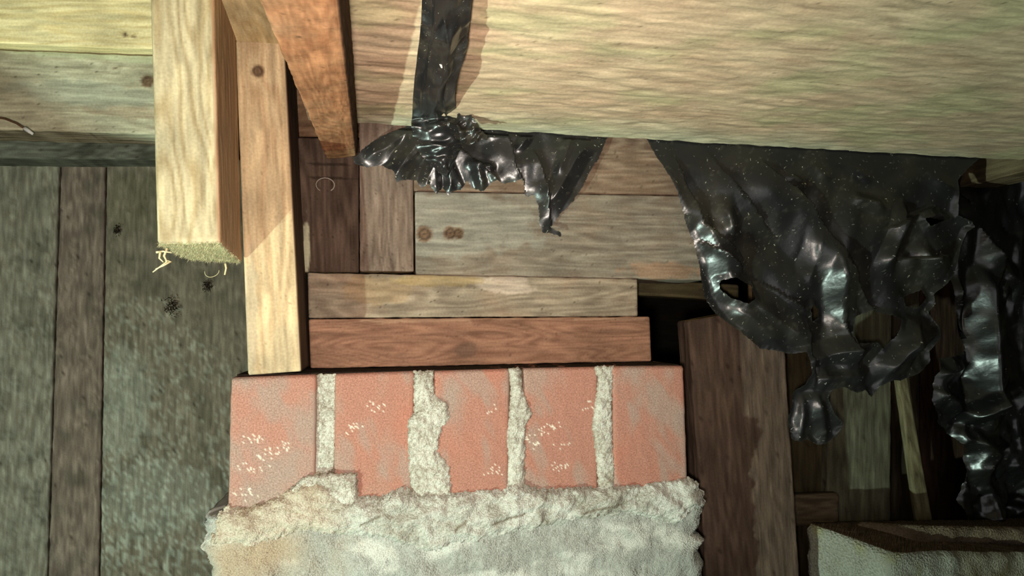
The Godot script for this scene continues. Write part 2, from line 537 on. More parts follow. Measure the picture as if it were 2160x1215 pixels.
func background() -> void:
	# rear wall of old boards, seen left of the pier and dimly right of it
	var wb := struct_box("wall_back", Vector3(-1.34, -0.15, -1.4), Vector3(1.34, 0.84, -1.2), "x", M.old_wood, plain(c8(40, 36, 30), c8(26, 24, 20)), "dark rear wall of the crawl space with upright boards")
	var grime := func(lightc: Color, darkc: Color, off: float) -> Dictionary:
		return {"light": lightc, "dark": darkc, "freq": 34.0, "warp": 1.5, "off": off, "sharp": 1.0, "dirt": 0.75, "dirt_color": c8(76, 72, 60)}
	var mould := c8(176, 180, 164)
	var g1: Dictionary = grime.call(c8(150, 143, 126), c8(116, 106, 92), 1.0)
	g1.blooms = [[Vector3(-0.4881, 0.2354, -1.15), Vector3(0.08, 0.3, 1), c8(166, 164, 150)]]
	wall_board(wb, Vector3(-0.5796, 0.7082, -1.15), Vector3(-0.4631, 0.7098, -1.15), Vector3(-0.459, -0.0901, -1.15), Vector3(-0.57, -0.0785, -1.15), 0.03, M.old_wood, g1)
	var g2: Dictionary = grime.call(c8(144, 126, 112), c8(108, 92, 82), 4.0)  # redder tone paints a lamp shadow band onto this plank
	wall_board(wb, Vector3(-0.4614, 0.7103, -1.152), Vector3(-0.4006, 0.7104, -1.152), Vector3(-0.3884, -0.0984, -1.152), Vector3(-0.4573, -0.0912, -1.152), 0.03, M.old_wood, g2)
	var g3: Dictionary = grime.call(c8(138, 127, 109), c8(110, 100, 85), 9.0)
	g3.blooms = [[Vector3(-0.3486, 0.2578, -1.15), Vector3(0.16, 0.24, 1), c8(196, 200, 182)], [Vector3(-0.3126, 0.1437, -1.15), Vector3(0.2, 0.12, 1), c8(190, 194, 178)]]
	g3.stains = [[Vector3(-0.3705, 0.3361, -1.15), Vector3(0.05, 0.09, 1), mould, 0.25], [Vector3(-0.3139, 0.1929, -1.15), Vector3(0.09, 0.06, 1), mould, 0.2], [Vector3(-0.319, 0.6399, -1.15), Vector3(0.09, 0.05, 1), c8(106, 100, 78), 0.5]]
	wall_board(wb, Vector3(-0.3973, 0.7111, -1.148), Vector3(-0.167, 0.7149, -1.148), Vector3(-0.1511, -0.121, -1.148), Vector3(-0.3851, -0.0967, -1.148), 0.03, M.old_wood, g3)
	var led := board_ends(Vector3(-0.5673, 0.7247, -1.1), Vector3(-0.2553, 0.7381, -1.1), Vector3(-0.2544, 0.7, -1.1), Vector3(-0.5658, 0.6876, -1.1), 0.06)
	var lm := timber(self, "wall_plate", led[0], led[1], M.old_wood, wood({"light": c8(116, 114, 100), "dark": c8(84, 80, 70), "freq": 60.0, "dirt": 0.8, "dirt_color": c8(40, 38, 32)}), {"seen": [0], "amp": 0.001, "r": 0.003})
	tag(lm, "dark horizontal wall plate along the top of the rear boards", "", "", "structure")

	# right of the pier
	var rb := {"light": c8(108, 90, 77), "dark": c8(82, 67, 57), "freq": 46.0, "warp": 1.0, "off": 17.0, "sharp": 1.2, "dirt": 0.5, "dirt_color": c8(74, 62, 54)}
	var e := board_ends(Vector3(0.294, 0.4554, -0.612), Vector3(0.3933, 0.4731, -0.612), Vector3(0.4228, -0.1679, -0.612), Vector3(0.3329, -0.1518, -0.612), 0.025, "y")
	tag(timber(self, "board", e[0], e[1], M.old_wood, wood(rb), {"seen": [0, 1], "amp": 0.0008, "r": 0.0015}), "wide reddish-brown upright board just right of the brick pier", "board")
	e = board_ends(Vector3(0.2627, 0.499, -0.665), Vector3(0.3783, 0.4946, -0.665), Vector3(0.3779, 0.4767, -0.665), Vector3(0.2625, 0.4826, -0.665), 0.03)
	tag(timber(self, "header_board", e[0], e[1], M.old_wood, wood({"light": c8(96, 88, 62), "dark": c8(66, 60, 42), "off": 3.0, "dirt": 0.6}), {"seen": [0], "r": 0.002}), "dark olive crosspiece under the beam in the gap beside the packers", "board")
	var dk := c8(48, 42, 32)
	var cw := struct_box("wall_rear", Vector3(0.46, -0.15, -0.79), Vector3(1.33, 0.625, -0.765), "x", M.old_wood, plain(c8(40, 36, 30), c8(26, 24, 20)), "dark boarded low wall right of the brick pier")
	var specs := [
		[Vector3(0.4229, 0.5186, -0.702), Vector3(0.5108, 0.5201, -0.702), Vector3(0.4905, -0.1872, -0.702), Vector3(0.4319, -0.1778, -0.702), c8(82, 72, 52), c8(58, 50, 36)],
		[Vector3(0.5114, 0.5512, -0.69), Vector3(0.5863, 0.5532, -0.69), Vector3(0.5538, -0.1976, -0.69), Vector3(0.4651, -0.1831, -0.69), c8(112, 108, 88), c8(86, 81, 66)],
		[Vector3(0.6075, 0.5565, -0.712), Vector3(0.6427, 0.5574, -0.712), Vector3(0.6135, -0.2048, -0.712), Vector3(0.5758, -0.1988, -0.712), c8(76, 66, 52), c8(54, 46, 37)],
		[Vector3(0.6653, 0.5727, -0.735), Vector3(0.7526, 0.5752, -0.735), Vector3(0.717, -0.2178, -0.735), Vector3(0.6354, -0.2053, -0.735), c8(80, 60, 47), c8(54, 39, 32)],
		[Vector3(0.7626, 0.5765, -0.742), Vector3(0.9302, 0.5813, -0.742), Vector3(0.8829, -0.2431, -0.742), Vector3(0.7267, -0.2192, -0.742), c8(66, 56, 46), c8(46, 40, 34)]]
	var i := 0
	for s in specs:
		wall_board(cw, s[0], s[1], s[2], s[3], 0.018, M.old_wood, {"light": s[4], "dark": s[5], "freq": 40.0, "warp": 0.9, "off": 5.0 + i * 3.1, "dirt": 0.5, "dirt_color": dk}, {"amp": 0.0008})
		i += 1
	e = board_ends(Vector3(0.5773, 0.4024, -0.68), Vector3(0.5896, 0.4022, -0.68), Vector3(0.6206, 0.2176, -0.68), Vector3(0.5998, 0.2188, -0.68), 0.008, "y")
	tag(timber(self, "batten", e[0], e[1], M.old_wood, wood({"light": c8(136, 126, 96), "dark": c8(100, 88, 64), "off": 8.0, "dirt": 0.4}), {"seen": [0, 3], "r": 0.002}), "pale narrow batten leaning against the rear boards, below the torn plastic", "batten")
	e = board_ends(Vector3(0.444, 0.2717, -0.676), Vector3(0.4975, 0.2712, -0.676), Vector3(0.4964, 0.236, -0.676), Vector3(0.4432, 0.239, -0.676), 0.01)
	tag(timber(self, "offcut", e[0], e[1], M.old_wood, wood({"light": c8(112, 98, 78), "dark": c8(80, 67, 52), "off": 2.0}), {"seen": [0], "r": 0.002}), "short brown timber offcut standing behind the broken concrete block", "offcut")

	# broken concrete
	var stone := func(_s, _u, _v, p: Vector3) -> Color:
		var n: float = nz.blot.get_noise_3dv(p)
		var c := c8(150, 146, 126).lerp(c8(108, 92, 74), clampf(0.4 + n, 0.0, 1.0))
		if p.x < 0.58: c = c.lerp(c8(168, 172, 160), 0.5)
		return c.lerp(c8(150, 146, 92), clampf(n * 2.0 - 0.5, 0.0, 0.5))
	var a := Vector3(0.4347, 0.2518, -0.645)
	var b := Vector3(0.4967, 0.2308, -0.6)
	var c := Vector3(0.782, 0.2048, -0.63)
	var d := Vector3(0.5307, 0.2415, -0.675)
	timber_stone("concrete_block", [a, b, c, d], 0.42, stone, "lower broken concrete block at the foot of the rear boards")
	var brown := func(_s, _u, _v, p: Vector3) -> Color:
		return c8(128, 112, 92).lerp(c8(86, 72, 58), clampf(0.5 + nz.blot.get_noise_3dv(p * 1.4), 0.0, 1.0))
	var a2 := Vector3(0.4979, 0.2466, -0.655)
	var b2 := Vector3(0.5487, 0.2473, -0.628)
	var c2 := Vector3(0.7961, 0.2275, -0.635)
	var d2 := Vector3(0.5806, 0.2382, -0.685)
	var sl := timber_stone("concrete_slab", [a2, b2, c2, Vector3(c2.x, c2.y, d2.z)], 0.019, brown, "brown broken slab lying tilted on the concrete block")
	sl.rotation.z = 0.0

func timber_stone(called: String, top: Array, h: float, col: Callable, label: String) -> Node3D:
	var dn := Vector3(0, -h, 0)
	var m := timber(self, called, top, [top[0] + dn, top[1] + dn, top[2] + dn, top[3] + dn], M.grit, col, {"step": 0.004, "along": 0.004, "r": 0.006, "amp": 0.0045, "seen": [0, 1, 2, 3], "rough": "lumps", "caps": 14, "end": c8(112, 96, 78)})
	tag(m, label, "rubble")
	return m

# ------------------------------------------------------------------ pier
func pier() -> void:
	var t := thing("brick_pier", Vector3(0.08, -0.15, -0.65), "brick pier of five salmon bricks on edge above a rough concrete footing", "pier")
	var fronts := [
		[Vector3(-0.1013, 0.4124, -0.55), Vector3(-0.0399, 0.414, -0.55), Vector3(-0.0393, 0.3095, -0.55), Vector3(-0.1015, 0.3127, -0.55)],
		[Vector3(-0.0266, 0.4141, -0.551), Vector3(0.0342, 0.4155, -0.551), Vector3(0.0325, 0.309, -0.551), Vector3(-0.0259, 0.312, -0.551)],
		[Vector3(0.0493, 0.4154, -0.55), Vector3(0.1101, 0.4165, -0.55), Vector3(0.1086, 0.3091, -0.55), Vector3(0.0496, 0.312, -0.55)],
		[Vector3(0.1213, 0.4167, -0.5515), Vector3(0.1847, 0.4171, -0.5515), Vector3(0.1839, 0.3088, -0.5515), Vector3(0.1204, 0.3118, -0.5515)],
		[Vector3(0.1962, 0.4175, -0.549), Vector3(0.2597, 0.4172, -0.549), Vector3(0.2619, 0.3095, -0.549), Vector3(0.1969, 0.3125, -0.549)]]
	var flecks := [Vector3(0.137, 0.366, -0.55), Vector3(0.1449, 0.3696, -0.55), Vector3(0.1252, 0.3588, -0.55), Vector3(0.1311, 0.3567, -0.55), Vector3(0.0981, 0.384, -0.55), Vector3(0.097, 0.3363, -0.55), Vector3(0.1539, 0.337, -0.55), Vector3(-0.0691, 0.3563, -0.55), Vector3(-0.0623, 0.3596, -0.55), Vector3(-0.0757, 0.3513, -0.55), Vector3(-0.0857, 0.3465, -0.55), Vector3(-0.0844, 0.3673, -0.55), Vector3(0.0036, 0.388, -0.55), Vector3(-0.014, 0.3722, -0.55), Vector3(-0.0886, 0.3269, -0.55), Vector3(0.1548, 0.3541, -0.55), Vector3(0.1771, 0.386, -0.55)]
	for k in 5:
		var f: Array = fronts[k]
		var e := board_ends(f[0], f[1], f[2], f[3], 0.2, "y")
		var red := c8(160, 114, 98) if k > 0 else c8(160, 122, 108)
		var film_c := c8(150, 130, 118)
		var share := 0.75 if k == 0 else (0.35 if k == 4 else 0.2)
		var kk := float(k)
		var bc := func(_s, _u, _v, p: Vector3) -> Color:
			var n: float = nz.blot.get_noise_3d(p.x * 0.8 + kk * 9.0, p.y * 0.55, p.z)
			var c := red.lerp(film_c, clampf((n + share - 0.3) * 1.8, 0.0, 0.9))
			c = c.lerp(c8(170, 110, 92), clampf((nz.blot.get_noise_3d(p.x * 0.5 + kk * 5.0, p.y * 0.4, 7.0) - 0.05) * 1.6, 0.0, 0.6))
			c = c.lerp(film_c, 0.7 * smoothstep(0.10, 0.42, nz.streak.get_noise_2d(p.x * 26.0 + kk * 3.0 + p.y * 9.0, p.y * 11.0)))
			c = c.lerp(c.darkened(0.2), clampf(nz.sand.get_noise_3dv(p * 1.6) * 0.4, 0.0, 1.0))
			for q in flecks:
				var w: Vector3 = p - q
				var dd := Vector2(w.x / 1.9, w.y).rotated(0.3).length()
				if dd < 0.005:
					var fk: float = nz.rag.get_noise_3d(p.x * 2.2, p.y * 3.6, p.z)
					if fk > 0.2 + dd * 45.0: c = c.lerp(c8(222, 214, 196), 0.8)
			return c
		timber(t, "brick", e[0], e[1], M.smooth_grit, bc, {"step": 0.0011, "along": 0.0011, "r": 0.0022, "amp": 0.0005, "seen": [0], "rough": "wave", "uv": 13.0, "end": c8(150, 104, 88)})
	# mortar: recessed fill, then the smears squeezed out over the brick faces
	var mort := func(x: float, y: float, s: float, p: Vector3) -> Color:
		var n: float = nz.sand.get_noise_3dv(p)
		var b: float = nz.blot.get_noise_3dv(p * 2.0)
		var c := c8(192, 190, 177).lerp(c8(126, 114, 96), clampf(0.25 + n * 0.8 + b * 0.7, 0.0, 1.0))
		return c.lerp(c8(126, 106, 86), clampf(1.0 - s / 0.0012, 0.0, 0.5))
	var bed := func(h: float, z: float) -> Callable:
		return func(x: float, y: float, s: float) -> Vector3:
			var up := h * (1.0 - exp(-s / 0.0022))
			var n: float = nz.lumps.get_noise_2d(x * 3.0, y * 3.0) * 0.0022 + nz.sand.get_noise_2d(x * 1.2, y * 1.2) * 0.0009
			return Vector3(x, y, z + up + n * clampf(s / 0.002, 0.0, 1.0))
	var joints := [
		[PackedVector2Array([Vector2(-0.0405, 0.414), Vector2(-0.0259, 0.4146), Vector2(-0.0259, 0.3923), Vector2(-0.0259, 0.3441), Vector2(-0.0311, 0.3383), Vector2(-0.0401, 0.3394), Vector2(-0.042, 0.3518), Vector2(-0.0401, 0.3819)]), -0.001],
		[PackedVector2Array([Vector2(0.0334, 0.416), Vector2(0.0489, 0.4162), Vector2(0.0501, 0.398), Vector2(0.0602, 0.3904), Vector2(0.0633, 0.3785), Vector2(0.057, 0.3709), Vector2(0.053, 0.3538), Vector2(0.0624, 0.3406), Vector2(0.0647, 0.3167), Vector2(0.0324, 0.3165), Vector2(0.0292, 0.351), Vector2(0.0286, 0.3783), Vector2(0.0337, 0.3837)]), 0.0035],
		[PackedVector2Array([Vector2(0.1089, 0.4173), Vector2(0.119, 0.4176), Vector2(0.1217, 0.3967), Vector2(0.1296, 0.3791), Vector2(0.1233, 0.3717), Vector2(0.1221, 0.3158), Vector2(0.107, 0.3166), Vector2(0.1082, 0.3481), Vector2(0.1058, 0.3613), Vector2(0.1097, 0.3818), Vector2(0.1108, 0.3969)]), 0.0022],
		[PackedVector2Array([Vector2(0.1809, 0.418), Vector2(0.1986, 0.4178), Vector2(0.1966, 0.3836), Vector2(0.1968, 0.3565), Vector2(0.199, 0.3295), Vector2(0.2038, 0.3158), Vector2(0.1839, 0.3148), Vector2(0.1817, 0.3493), Vector2(0.1785, 0.3667), Vector2(0.1811, 0.384), Vector2(0.1841, 0.4071)]), 0.0018]]
	for j in joints:
		film(t, "mortar_joint", [j[0]], 0.0011, bed.call(j[1] + 0.001, -0.5515 if j[1] > 0 else -0.5535), mort, M.grit, {"rag": 0.0016, "uv": 14.0})
	for x in [[Vector3(-0.0431, 0.4129, -0.556), Vector3(-0.0247, 0.4134, -0.556)], [Vector3(0.0319, 0.4145, -0.556), Vector3(0.0521, 0.415, -0.556)], [Vector3(0.1081, 0.4155, -0.556), Vector3(0.1239, 0.4157, -0.556)], [Vector3(0.1812, 0.4161, -0.556), Vector3(0.202, 0.4163, -0.556)]]:
		var l: Vector3 = x[0]
		var r: Vector3 = x[1]
		var e := board_ends(l, r, Vector3(r.x, 0.29, r.z), Vector3(l.x, 0.29, l.z), 0.19, "y")
		timber(t, "joint_fill", e[0], e[1], M.grit, plain(c8(130, 116, 98), c8(96, 84, 70), 3.0), {"seen": [0], "step": 0.003, "amp": 0.001, "rough": "lumps"})
	# lump of mortar under the first joint
	film(t, "mortar_lump", [PackedVector2Array([Vector2(-0.0575, 0.33), Vector2(-0.0481, 0.3384), Vector2(-0.031, 0.3401), Vector2(-0.0094, 0.3392), Vector2(-0.0074, 0.3242), Vector2(-0.0104, 0.3084), Vector2(-0.0572, 0.3109)])], 0.0011, bed.call(0.005, -0.549), mort, M.grit, {"rag": 0.002, "uv": 14.0})
	# the bed that levels the bricks on the footing: ragged upper edge over the brick faces
	var cracks := [[Vector2(0.0946, 0.2967), Vector2(0.1202, 0.3033)], [Vector2(0.1674, 0.3008), Vector2(0.2053, 0.3071)], [Vector2(0.0651, 0.294), Vector2(0.0742, 0.3007)], [Vector2(-0.0604, 0.3166), Vector2(-0.047, 0.3107)], [Vector2(-0.006, 0.3016), Vector2(0.0079, 0.3078)]]
	var bedc := func(x: float, y: float, s: float, p: Vector3) -> Color:
		var n: float = nz.sand.get_noise_3dv(p)
		var b: float = nz.blot.get_noise_3dv(p * 1.2)
		var c := c8(192, 191, 180).lerp(c8(132, 127, 112), clampf(0.3 + n * 0.7 + b * 0.8, 0.0, 1.0))
		for k in cracks:
			var e: Vector2 = k[1] - k[0]
			var w: Vector2 = Vector2(p.x, p.y) - k[0]
			var along: float = clampf(w.dot(e) / e.length_squared(), 0.0, 1.0)
			var dd: float = (w - e * along).length() + n * 0.0015
			c = c.lerp(c8(104, 88, 68), 0.8 * smoothstep(0.0013, 0.0003, dd))
		return c.lerp(c8(176, 152, 122), 0.5 * clampf(1.0 - (p.x + 0.04) / 0.03, 0.0, 1.0))
	film(t, "mortar_bed", [PackedVector2Array([Vector2(-0.1013, 0.3198), Vector2(-0.0876, 0.3177), Vector2(-0.0711, 0.3224), Vector2(-0.0612, 0.3281), Vector2(-0.0478, 0.3365), Vector2(-0.037, 0.3403), Vector2(-0.0272, 0.3293), Vector2(-0.0091, 0.3222), Vector2(0.0078, 0.3207), Vector2(0.0255, 0.3269), Vector2(0.0364, 0.3229), Vector2(0.0582, 0.3211), Vector2(0.0804, 0.3223), Vector2(0.103, 0.322), Vector2(0.1144, 0.3266), Vector2(0.1337, 0.3205), Vector2(0.1571, 0.3202), Vector2(0.1818, 0.3199), Vector2(0.1972, 0.3214), Vector2(0.2217, 0.3211), Vector2(0.2594, 0.3249), Vector2(0.2695, 0.3213), Vector2(0.2737, 0.3118), Vector2(0.2717, 0.2994), Vector2(0.2504, 0.2859), Vector2(0.2091, 0.2977), Vector2(0.1492, 0.2923), Vector2(0.0806, 0.2809), Vector2(0.0439, 0.276), Vector2(0.0081, 0.2888), Vector2(-0.0472, 0.2973), Vector2(-0.087, 0.2878), Vector2(-0.113, 0.2927), Vector2(-0.1086, 0.3127)])], 0.0013,
		func(x: float, y: float, s: float) -> Vector3:
			var up := 0.010 * (1.0 - exp(-s / 0.004))
			var n: float = nz.lumps.get_noise_2d(x * 1.1, y * 1.5) * 0.0045 + nz.sand.get_noise_2d(x, y) * 0.0006
			return Vector3(x, y, -0.5515 + up + n * clampf(s / 0.003, 0.0, 1.0)), bedc, M.grit, {"rag": 0.003, "uv": 14.0})
	# concrete footing: bulging sides, rough cast face
	var V := PackedVector3Array()
	var Cc := PackedColorArray()
	var U := PackedVector2Array()
	var I := PackedInt32Array()
	var lp := Vector3(-0.117, 0.2813, -0.55)
	var rp := Vector3(0.2782, 0.2751, -0.55)
	var rows := 140
	var nf := 330
	var ns := 20
	var cols := nf + ns * 2
	for j in rows + 1:
		var f := float(j) / rows
		var y := 0.3135 - 0.4635 * pow(1.0 - f, 1.6)
		var top_in := 0.016 * pow(smoothstep(0.94, 1.0, f), 2.0)
		for i in cols + 1:
			var p: Vector3
			var lw: float = nz.lumps.get_noise_2d(y * 1.2, 3.0) * 0.008
			var rw: float = nz.lumps.get_noise_2d(y * 1.2, 9.0) * 0.008
			var x0 := lp.x - 0.0 + lw + top_in
			var x1 := rp.x + rw - top_in * 0.2
			var z0 := -0.549
			if i < ns: p = Vector3(x0, y, lerpf(-0.76, z0, float(i) / ns))
			elif i <= ns + nf: p = Vector3(lerpf(x0, x1, float(i - ns) / nf), y, z0)
			else: p = Vector3(x1, y, lerpf(z0, -0.76, float(i - ns - nf) / ns))
			# round the upright corners
			var cx := minf(absf(p.x - x0), absf(p.x - x1))
			if i >= ns and i <= ns + nf and cx < 0.014: p.z -= 0.014 - sqrt(0.014 * 0.014 - pow(0.014 - cx, 2.0))
			var n: float = nz.lumps.get_noise_3dv(p * 0.6) * 0.004 + nz.sand.get_noise_3dv(p) * 0.0004
			if i >= ns and i <= ns + nf: p.z += n
			elif i < ns: p.x -= n
			else: p.x += n
			p.z -= top_in
			V.append(p)
			var b: float = nz.blot.get_noise_3dv(p * 0.8)
			var sa: float = nz.sand.get_noise_3dv(p)
			var c := c8(170, 170, 161).lerp(c8(128, 128, 119), clampf(0.35 + sa * 0.7 + b * 0.4, 0.0, 1.0))
			c = c.lerp(c8(214, 212, 200), clampf((nz.blot.get_noise_3d(p.x * 0.6, p.y * 1.5, 5.0) + 0.25 * sa + 0.2 * nz.blot.get_noise_3dv(p * 4.0) - 0.08) * 2.6, 0.0, 0.6))
			c = c.lerp(c8(164, 140, 112), 0.8 * smoothstep(0.035, 0.0, Vector2((p.x + 0.075) / 1.9, p.y - 0.283).length() + b * 0.02))
			Cc.append(c)
			U.append(Vector2(p.x + p.z, p.y) * 14.0)
	for j in rows:
		for i in cols:
			var a := j * (cols + 1) + i
			I.append_array([a, a + cols + 1, a + cols + 2, a, a + cols + 2, a + 1])
	# its top, closed back to the rear edge
	var tb := V.size()
	for i in cols + 1:
		var p := V[rows * (cols + 1) + i]
		V.append(Vector3(lerpf(p.x, 0.08, 0.3), p.y - 0.002, lerpf(p.z, -0.76, 0.6)))
		Cc.append(c8(150, 140, 120))
		U.append(Vector2(p.x, p.z) * 14.0)
	for i in cols:
		var a := rows * (cols + 1) + i
		var b := tb + i
		I.append_array([a, b, b + 1, a, b + 1, a + 1])
	put(t, "concrete_footing", V, Cc, U, I, M.grit)

# ------------------------------------------------------------------ packers and beam
func packers_and_beam() -> void:
	var e := board_ends(Vector3(-0.0981, 0.4144, -0.556), Vector3(0.2583, 0.4182, -0.556), Vector3(0.2582, 0.4174, -0.556), Vector3(-0.0981, 0.4133, -0.556), 0.17)
	tag(timber(self, "damp_proof_strip", e[0], e[1], M.grit, plain(c8(62, 52, 44), c8(30, 26, 24), 8.0), {"seen": [0, 1], "step": 0.002, "r": 0.0004, "amp": 0.0005, "rough": "lumps"}), "thin black damp-proof strip between the bricks and the lower packer", "strip")
	e = board_ends(Vector3(-0.0509, 0.4567, -0.603), Vector3(0.2521, 0.4596, -0.603), Vector3(0.2535, 0.4187, -0.603), Vector3(-0.0487, 0.4157, -0.603), 0.1)
	tag(timber(self, "packer_board", e[0], e[1], M.wood, wood({"light": c8(164, 126, 102), "dark": c8(136, 100, 80), "freq": 85.0, "warp": 1.8, "off": 31.0, "sharp": 3.0, "dirt": 0.28, "dirt_color": c8(120, 92, 72),
		"stains": [[Vector3(0.0824, 0.4294, -0.603), Vector3(0.01, 0.007, 1), c8(112, 92, 78), 0.5]]}), {"step": 0.0012, "along": 0.0016, "r": 0.0014, "amp": 0.0006, "seen": [0, 1], "end": c8(120, 92, 70)}),
		"reddish-brown timber packer lying directly on the bricks", "packer")
	e = board_ends(Vector3(-0.0524, 0.4957, -0.605), Vector3(0.2413, 0.4946, -0.605), Vector3(0.2414, 0.46, -0.605), Vector3(-0.0511, 0.4575, -0.605), 0.1)
	tag(timber(self, "packer_board", e[0], e[1], M.wood, wood({"light": c8(154, 138, 118), "dark": c8(122, 106, 90), "freq": 60.0, "warp": 1.3, "off": 12.0, "sharp": 1.5, "dirt": 0.5, "dirt_color": c8(136, 104, 82),
		"stains": [[Vector3(0.0068, 0.4816, -0.605), Vector3(0.03, 0.012, 1), c8(150, 122, 88), 0.5], [Vector3(0.1142, 0.4878, -0.605), Vector3(0.03, 0.009, 1), c8(206, 186, 168), 0.5], [Vector3(0.0595, 0.4905, -0.605), Vector3(0.05, 0.005, 1), c8(150, 126, 84), 0.6]]}), {"step": 0.0012, "along": 0.0016, "r": 0.0012, "amp": 0.0006, "seen": [0, 1], "end": c8(120, 96, 74)}),
		"grey-tan weathered packer lying on the reddish packer, under the beam", "packer")
	# beam
	var k1 := Vector3(0.045, 0.5311, -0.607)
	var k2 := Vector3(0.0678, 0.5325, -0.607)
	e = board_ends(Vector3(0.0365, 0.5684, -0.607), Vector3(0.3124, 0.5746, -0.607), Vector3(0.311, 0.4944, -0.607), Vector3(0.0379, 0.4952, -0.607), 0.06)
	tag(timber(self, "beam", e[0], e[1], M.old_wood, wood({"light": c8(142, 132, 117), "dark": c8(114, 102, 89), "freq": 110.0, "warp": 1.0, "off": 7.0, "sharp": 1.2, "dirt": 0.35, "dirt_color": c8(130, 102, 82), "knots": [[k1, 0.0062], [k2, 0.0052], [k2 + Vector3(0.007, 0, 0), 0.0045]],
		"stains": [[Vector3(0.0636, 0.5417, -0.607), Vector3(0.09, 0.03, 1), c8(150, 148, 136), 0.45], [Vector3(0.268, 0.5031, -0.607), Vector3(0.04, 0.008, 1), c8(160, 118, 88), 0.45]]}), {"step": 0.0015, "along": 0.0018, "r": 0.001, "amp": 0.0005, "seen": [0, 1], "end": c8(120, 98, 74)}),
		"grey-brown timber beam with two knots resting on the packers", "beam")
	e = board_ends(Vector3(0.0349, 0.6383, -0.61), Vector3(0.3153, 0.6557, -0.61), Vector3(0.3139, 0.5757, -0.61), Vector3(0.0358, 0.5694, -0.61), 0.06)
	tag(timber(self, "beam", e[0], e[1], M.old_wood, wood({"light": c8(150, 130, 110), "dark": c8(114, 92, 76), "freq": 90.0, "warp": 1.1, "off": 21.0, "sharp": 1.4, "dirt": 0.4}), {"step": 0.0018, "along": 0.002, "r": 0.001, "seen": [0]}),
		"brown upper beam board tucked behind the torn plastic, above the knotted beam", "beam")
	e = board_ends(Vector3(-0.0118, 0.6351, -0.609), Vector3(0.0344, 0.638, -0.609), Vector3(0.0363, 0.4983, -0.609), Vector3(-0.0097, 0.4979, -0.609), 0.06, "y")
	tag(timber(self, "beam_end_block", e[0], e[1], M.old_wood, wood({"light": c8(132, 113, 100), "dark": c8(104, 86, 74), "freq": 70.0, "warp": 1.8, "off": 41.0, "dirt": 0.4, "dirt_color": c8(92, 74, 62)}), {"step": 0.0015, "along": 0.0015, "r": 0.001, "seen": [0]}),
		"brown block butted against the left end of the knotted beam", "block")
	e = board_ends(Vector3(-0.0641, 0.6149, -0.622), Vector3(-0.0122, 0.6169, -0.622), Vector3(-0.0107, 0.4981, -0.622), Vector3(-0.0575, 0.4974, -0.622), 0.05, "y")
	tag(timber(self, "upright_block", e[0], e[1], M.old_wood, wood({"light": c8(92, 75, 64), "dark": c8(64, 50, 42), "freq": 120.0, "warp": 0.8, "off": 51.0, "dirt": 0.5, "dirt_color": c8(70, 54, 44),
		"stains": [[Vector3(-0.0555, 0.5196, -0.622), Vector3(0.003, 0.03, 1), c8(186, 180, 150), 0.7], [Vector3(-0.0342, 0.5925, -0.622), Vector3(0.02, 0.0015, 1), c8(48, 38, 30), 0.8], [Vector3(-0.034, 0.5803, -0.622), Vector3(0.02, 0.0015, 1), c8(48, 38, 30), 0.8]]}), {"step": 0.0012, "along": 0.0012, "r": 0.001, "seen": [0, 1]}),
		"dark upright block with a chalk ring, between the post and the beam", "block")
	# chalk ring on it
	var ring := []
	for i in 15:
		var a := -0.9 + i * 0.36
		ring.append(Vector3(-0.0403, 0.574, -0.6215) + Vector3(cos(a) * 0.0078, sin(a) * 0.0062, 0.0))
	tag(rod(self, "chalk_mark", ring, 0.0006, 0.0003, M.grit, c8(158, 144, 132)), "pale open chalk ring on the dark upright block", "mark")
	e = board_ends(Vector3(-0.0784, 0.6793, -0.64), Vector3(-0.0077, 0.6846, -0.64), Vector3(-0.007, 0.6224, -0.64), Vector3(-0.0774, 0.6207, -0.64), 0.04)
	tag(timber(self, "crosspiece", e[0], e[1], M.old_wood, wood({"light": c8(136, 108, 84), "dark": c8(98, 72, 54), "freq": 90.0, "off": 61.0}), {"step": 0.003, "seen": [0], "r": 0.001}), "short brown crosspiece above the dark upright block, behind the joist", "block")

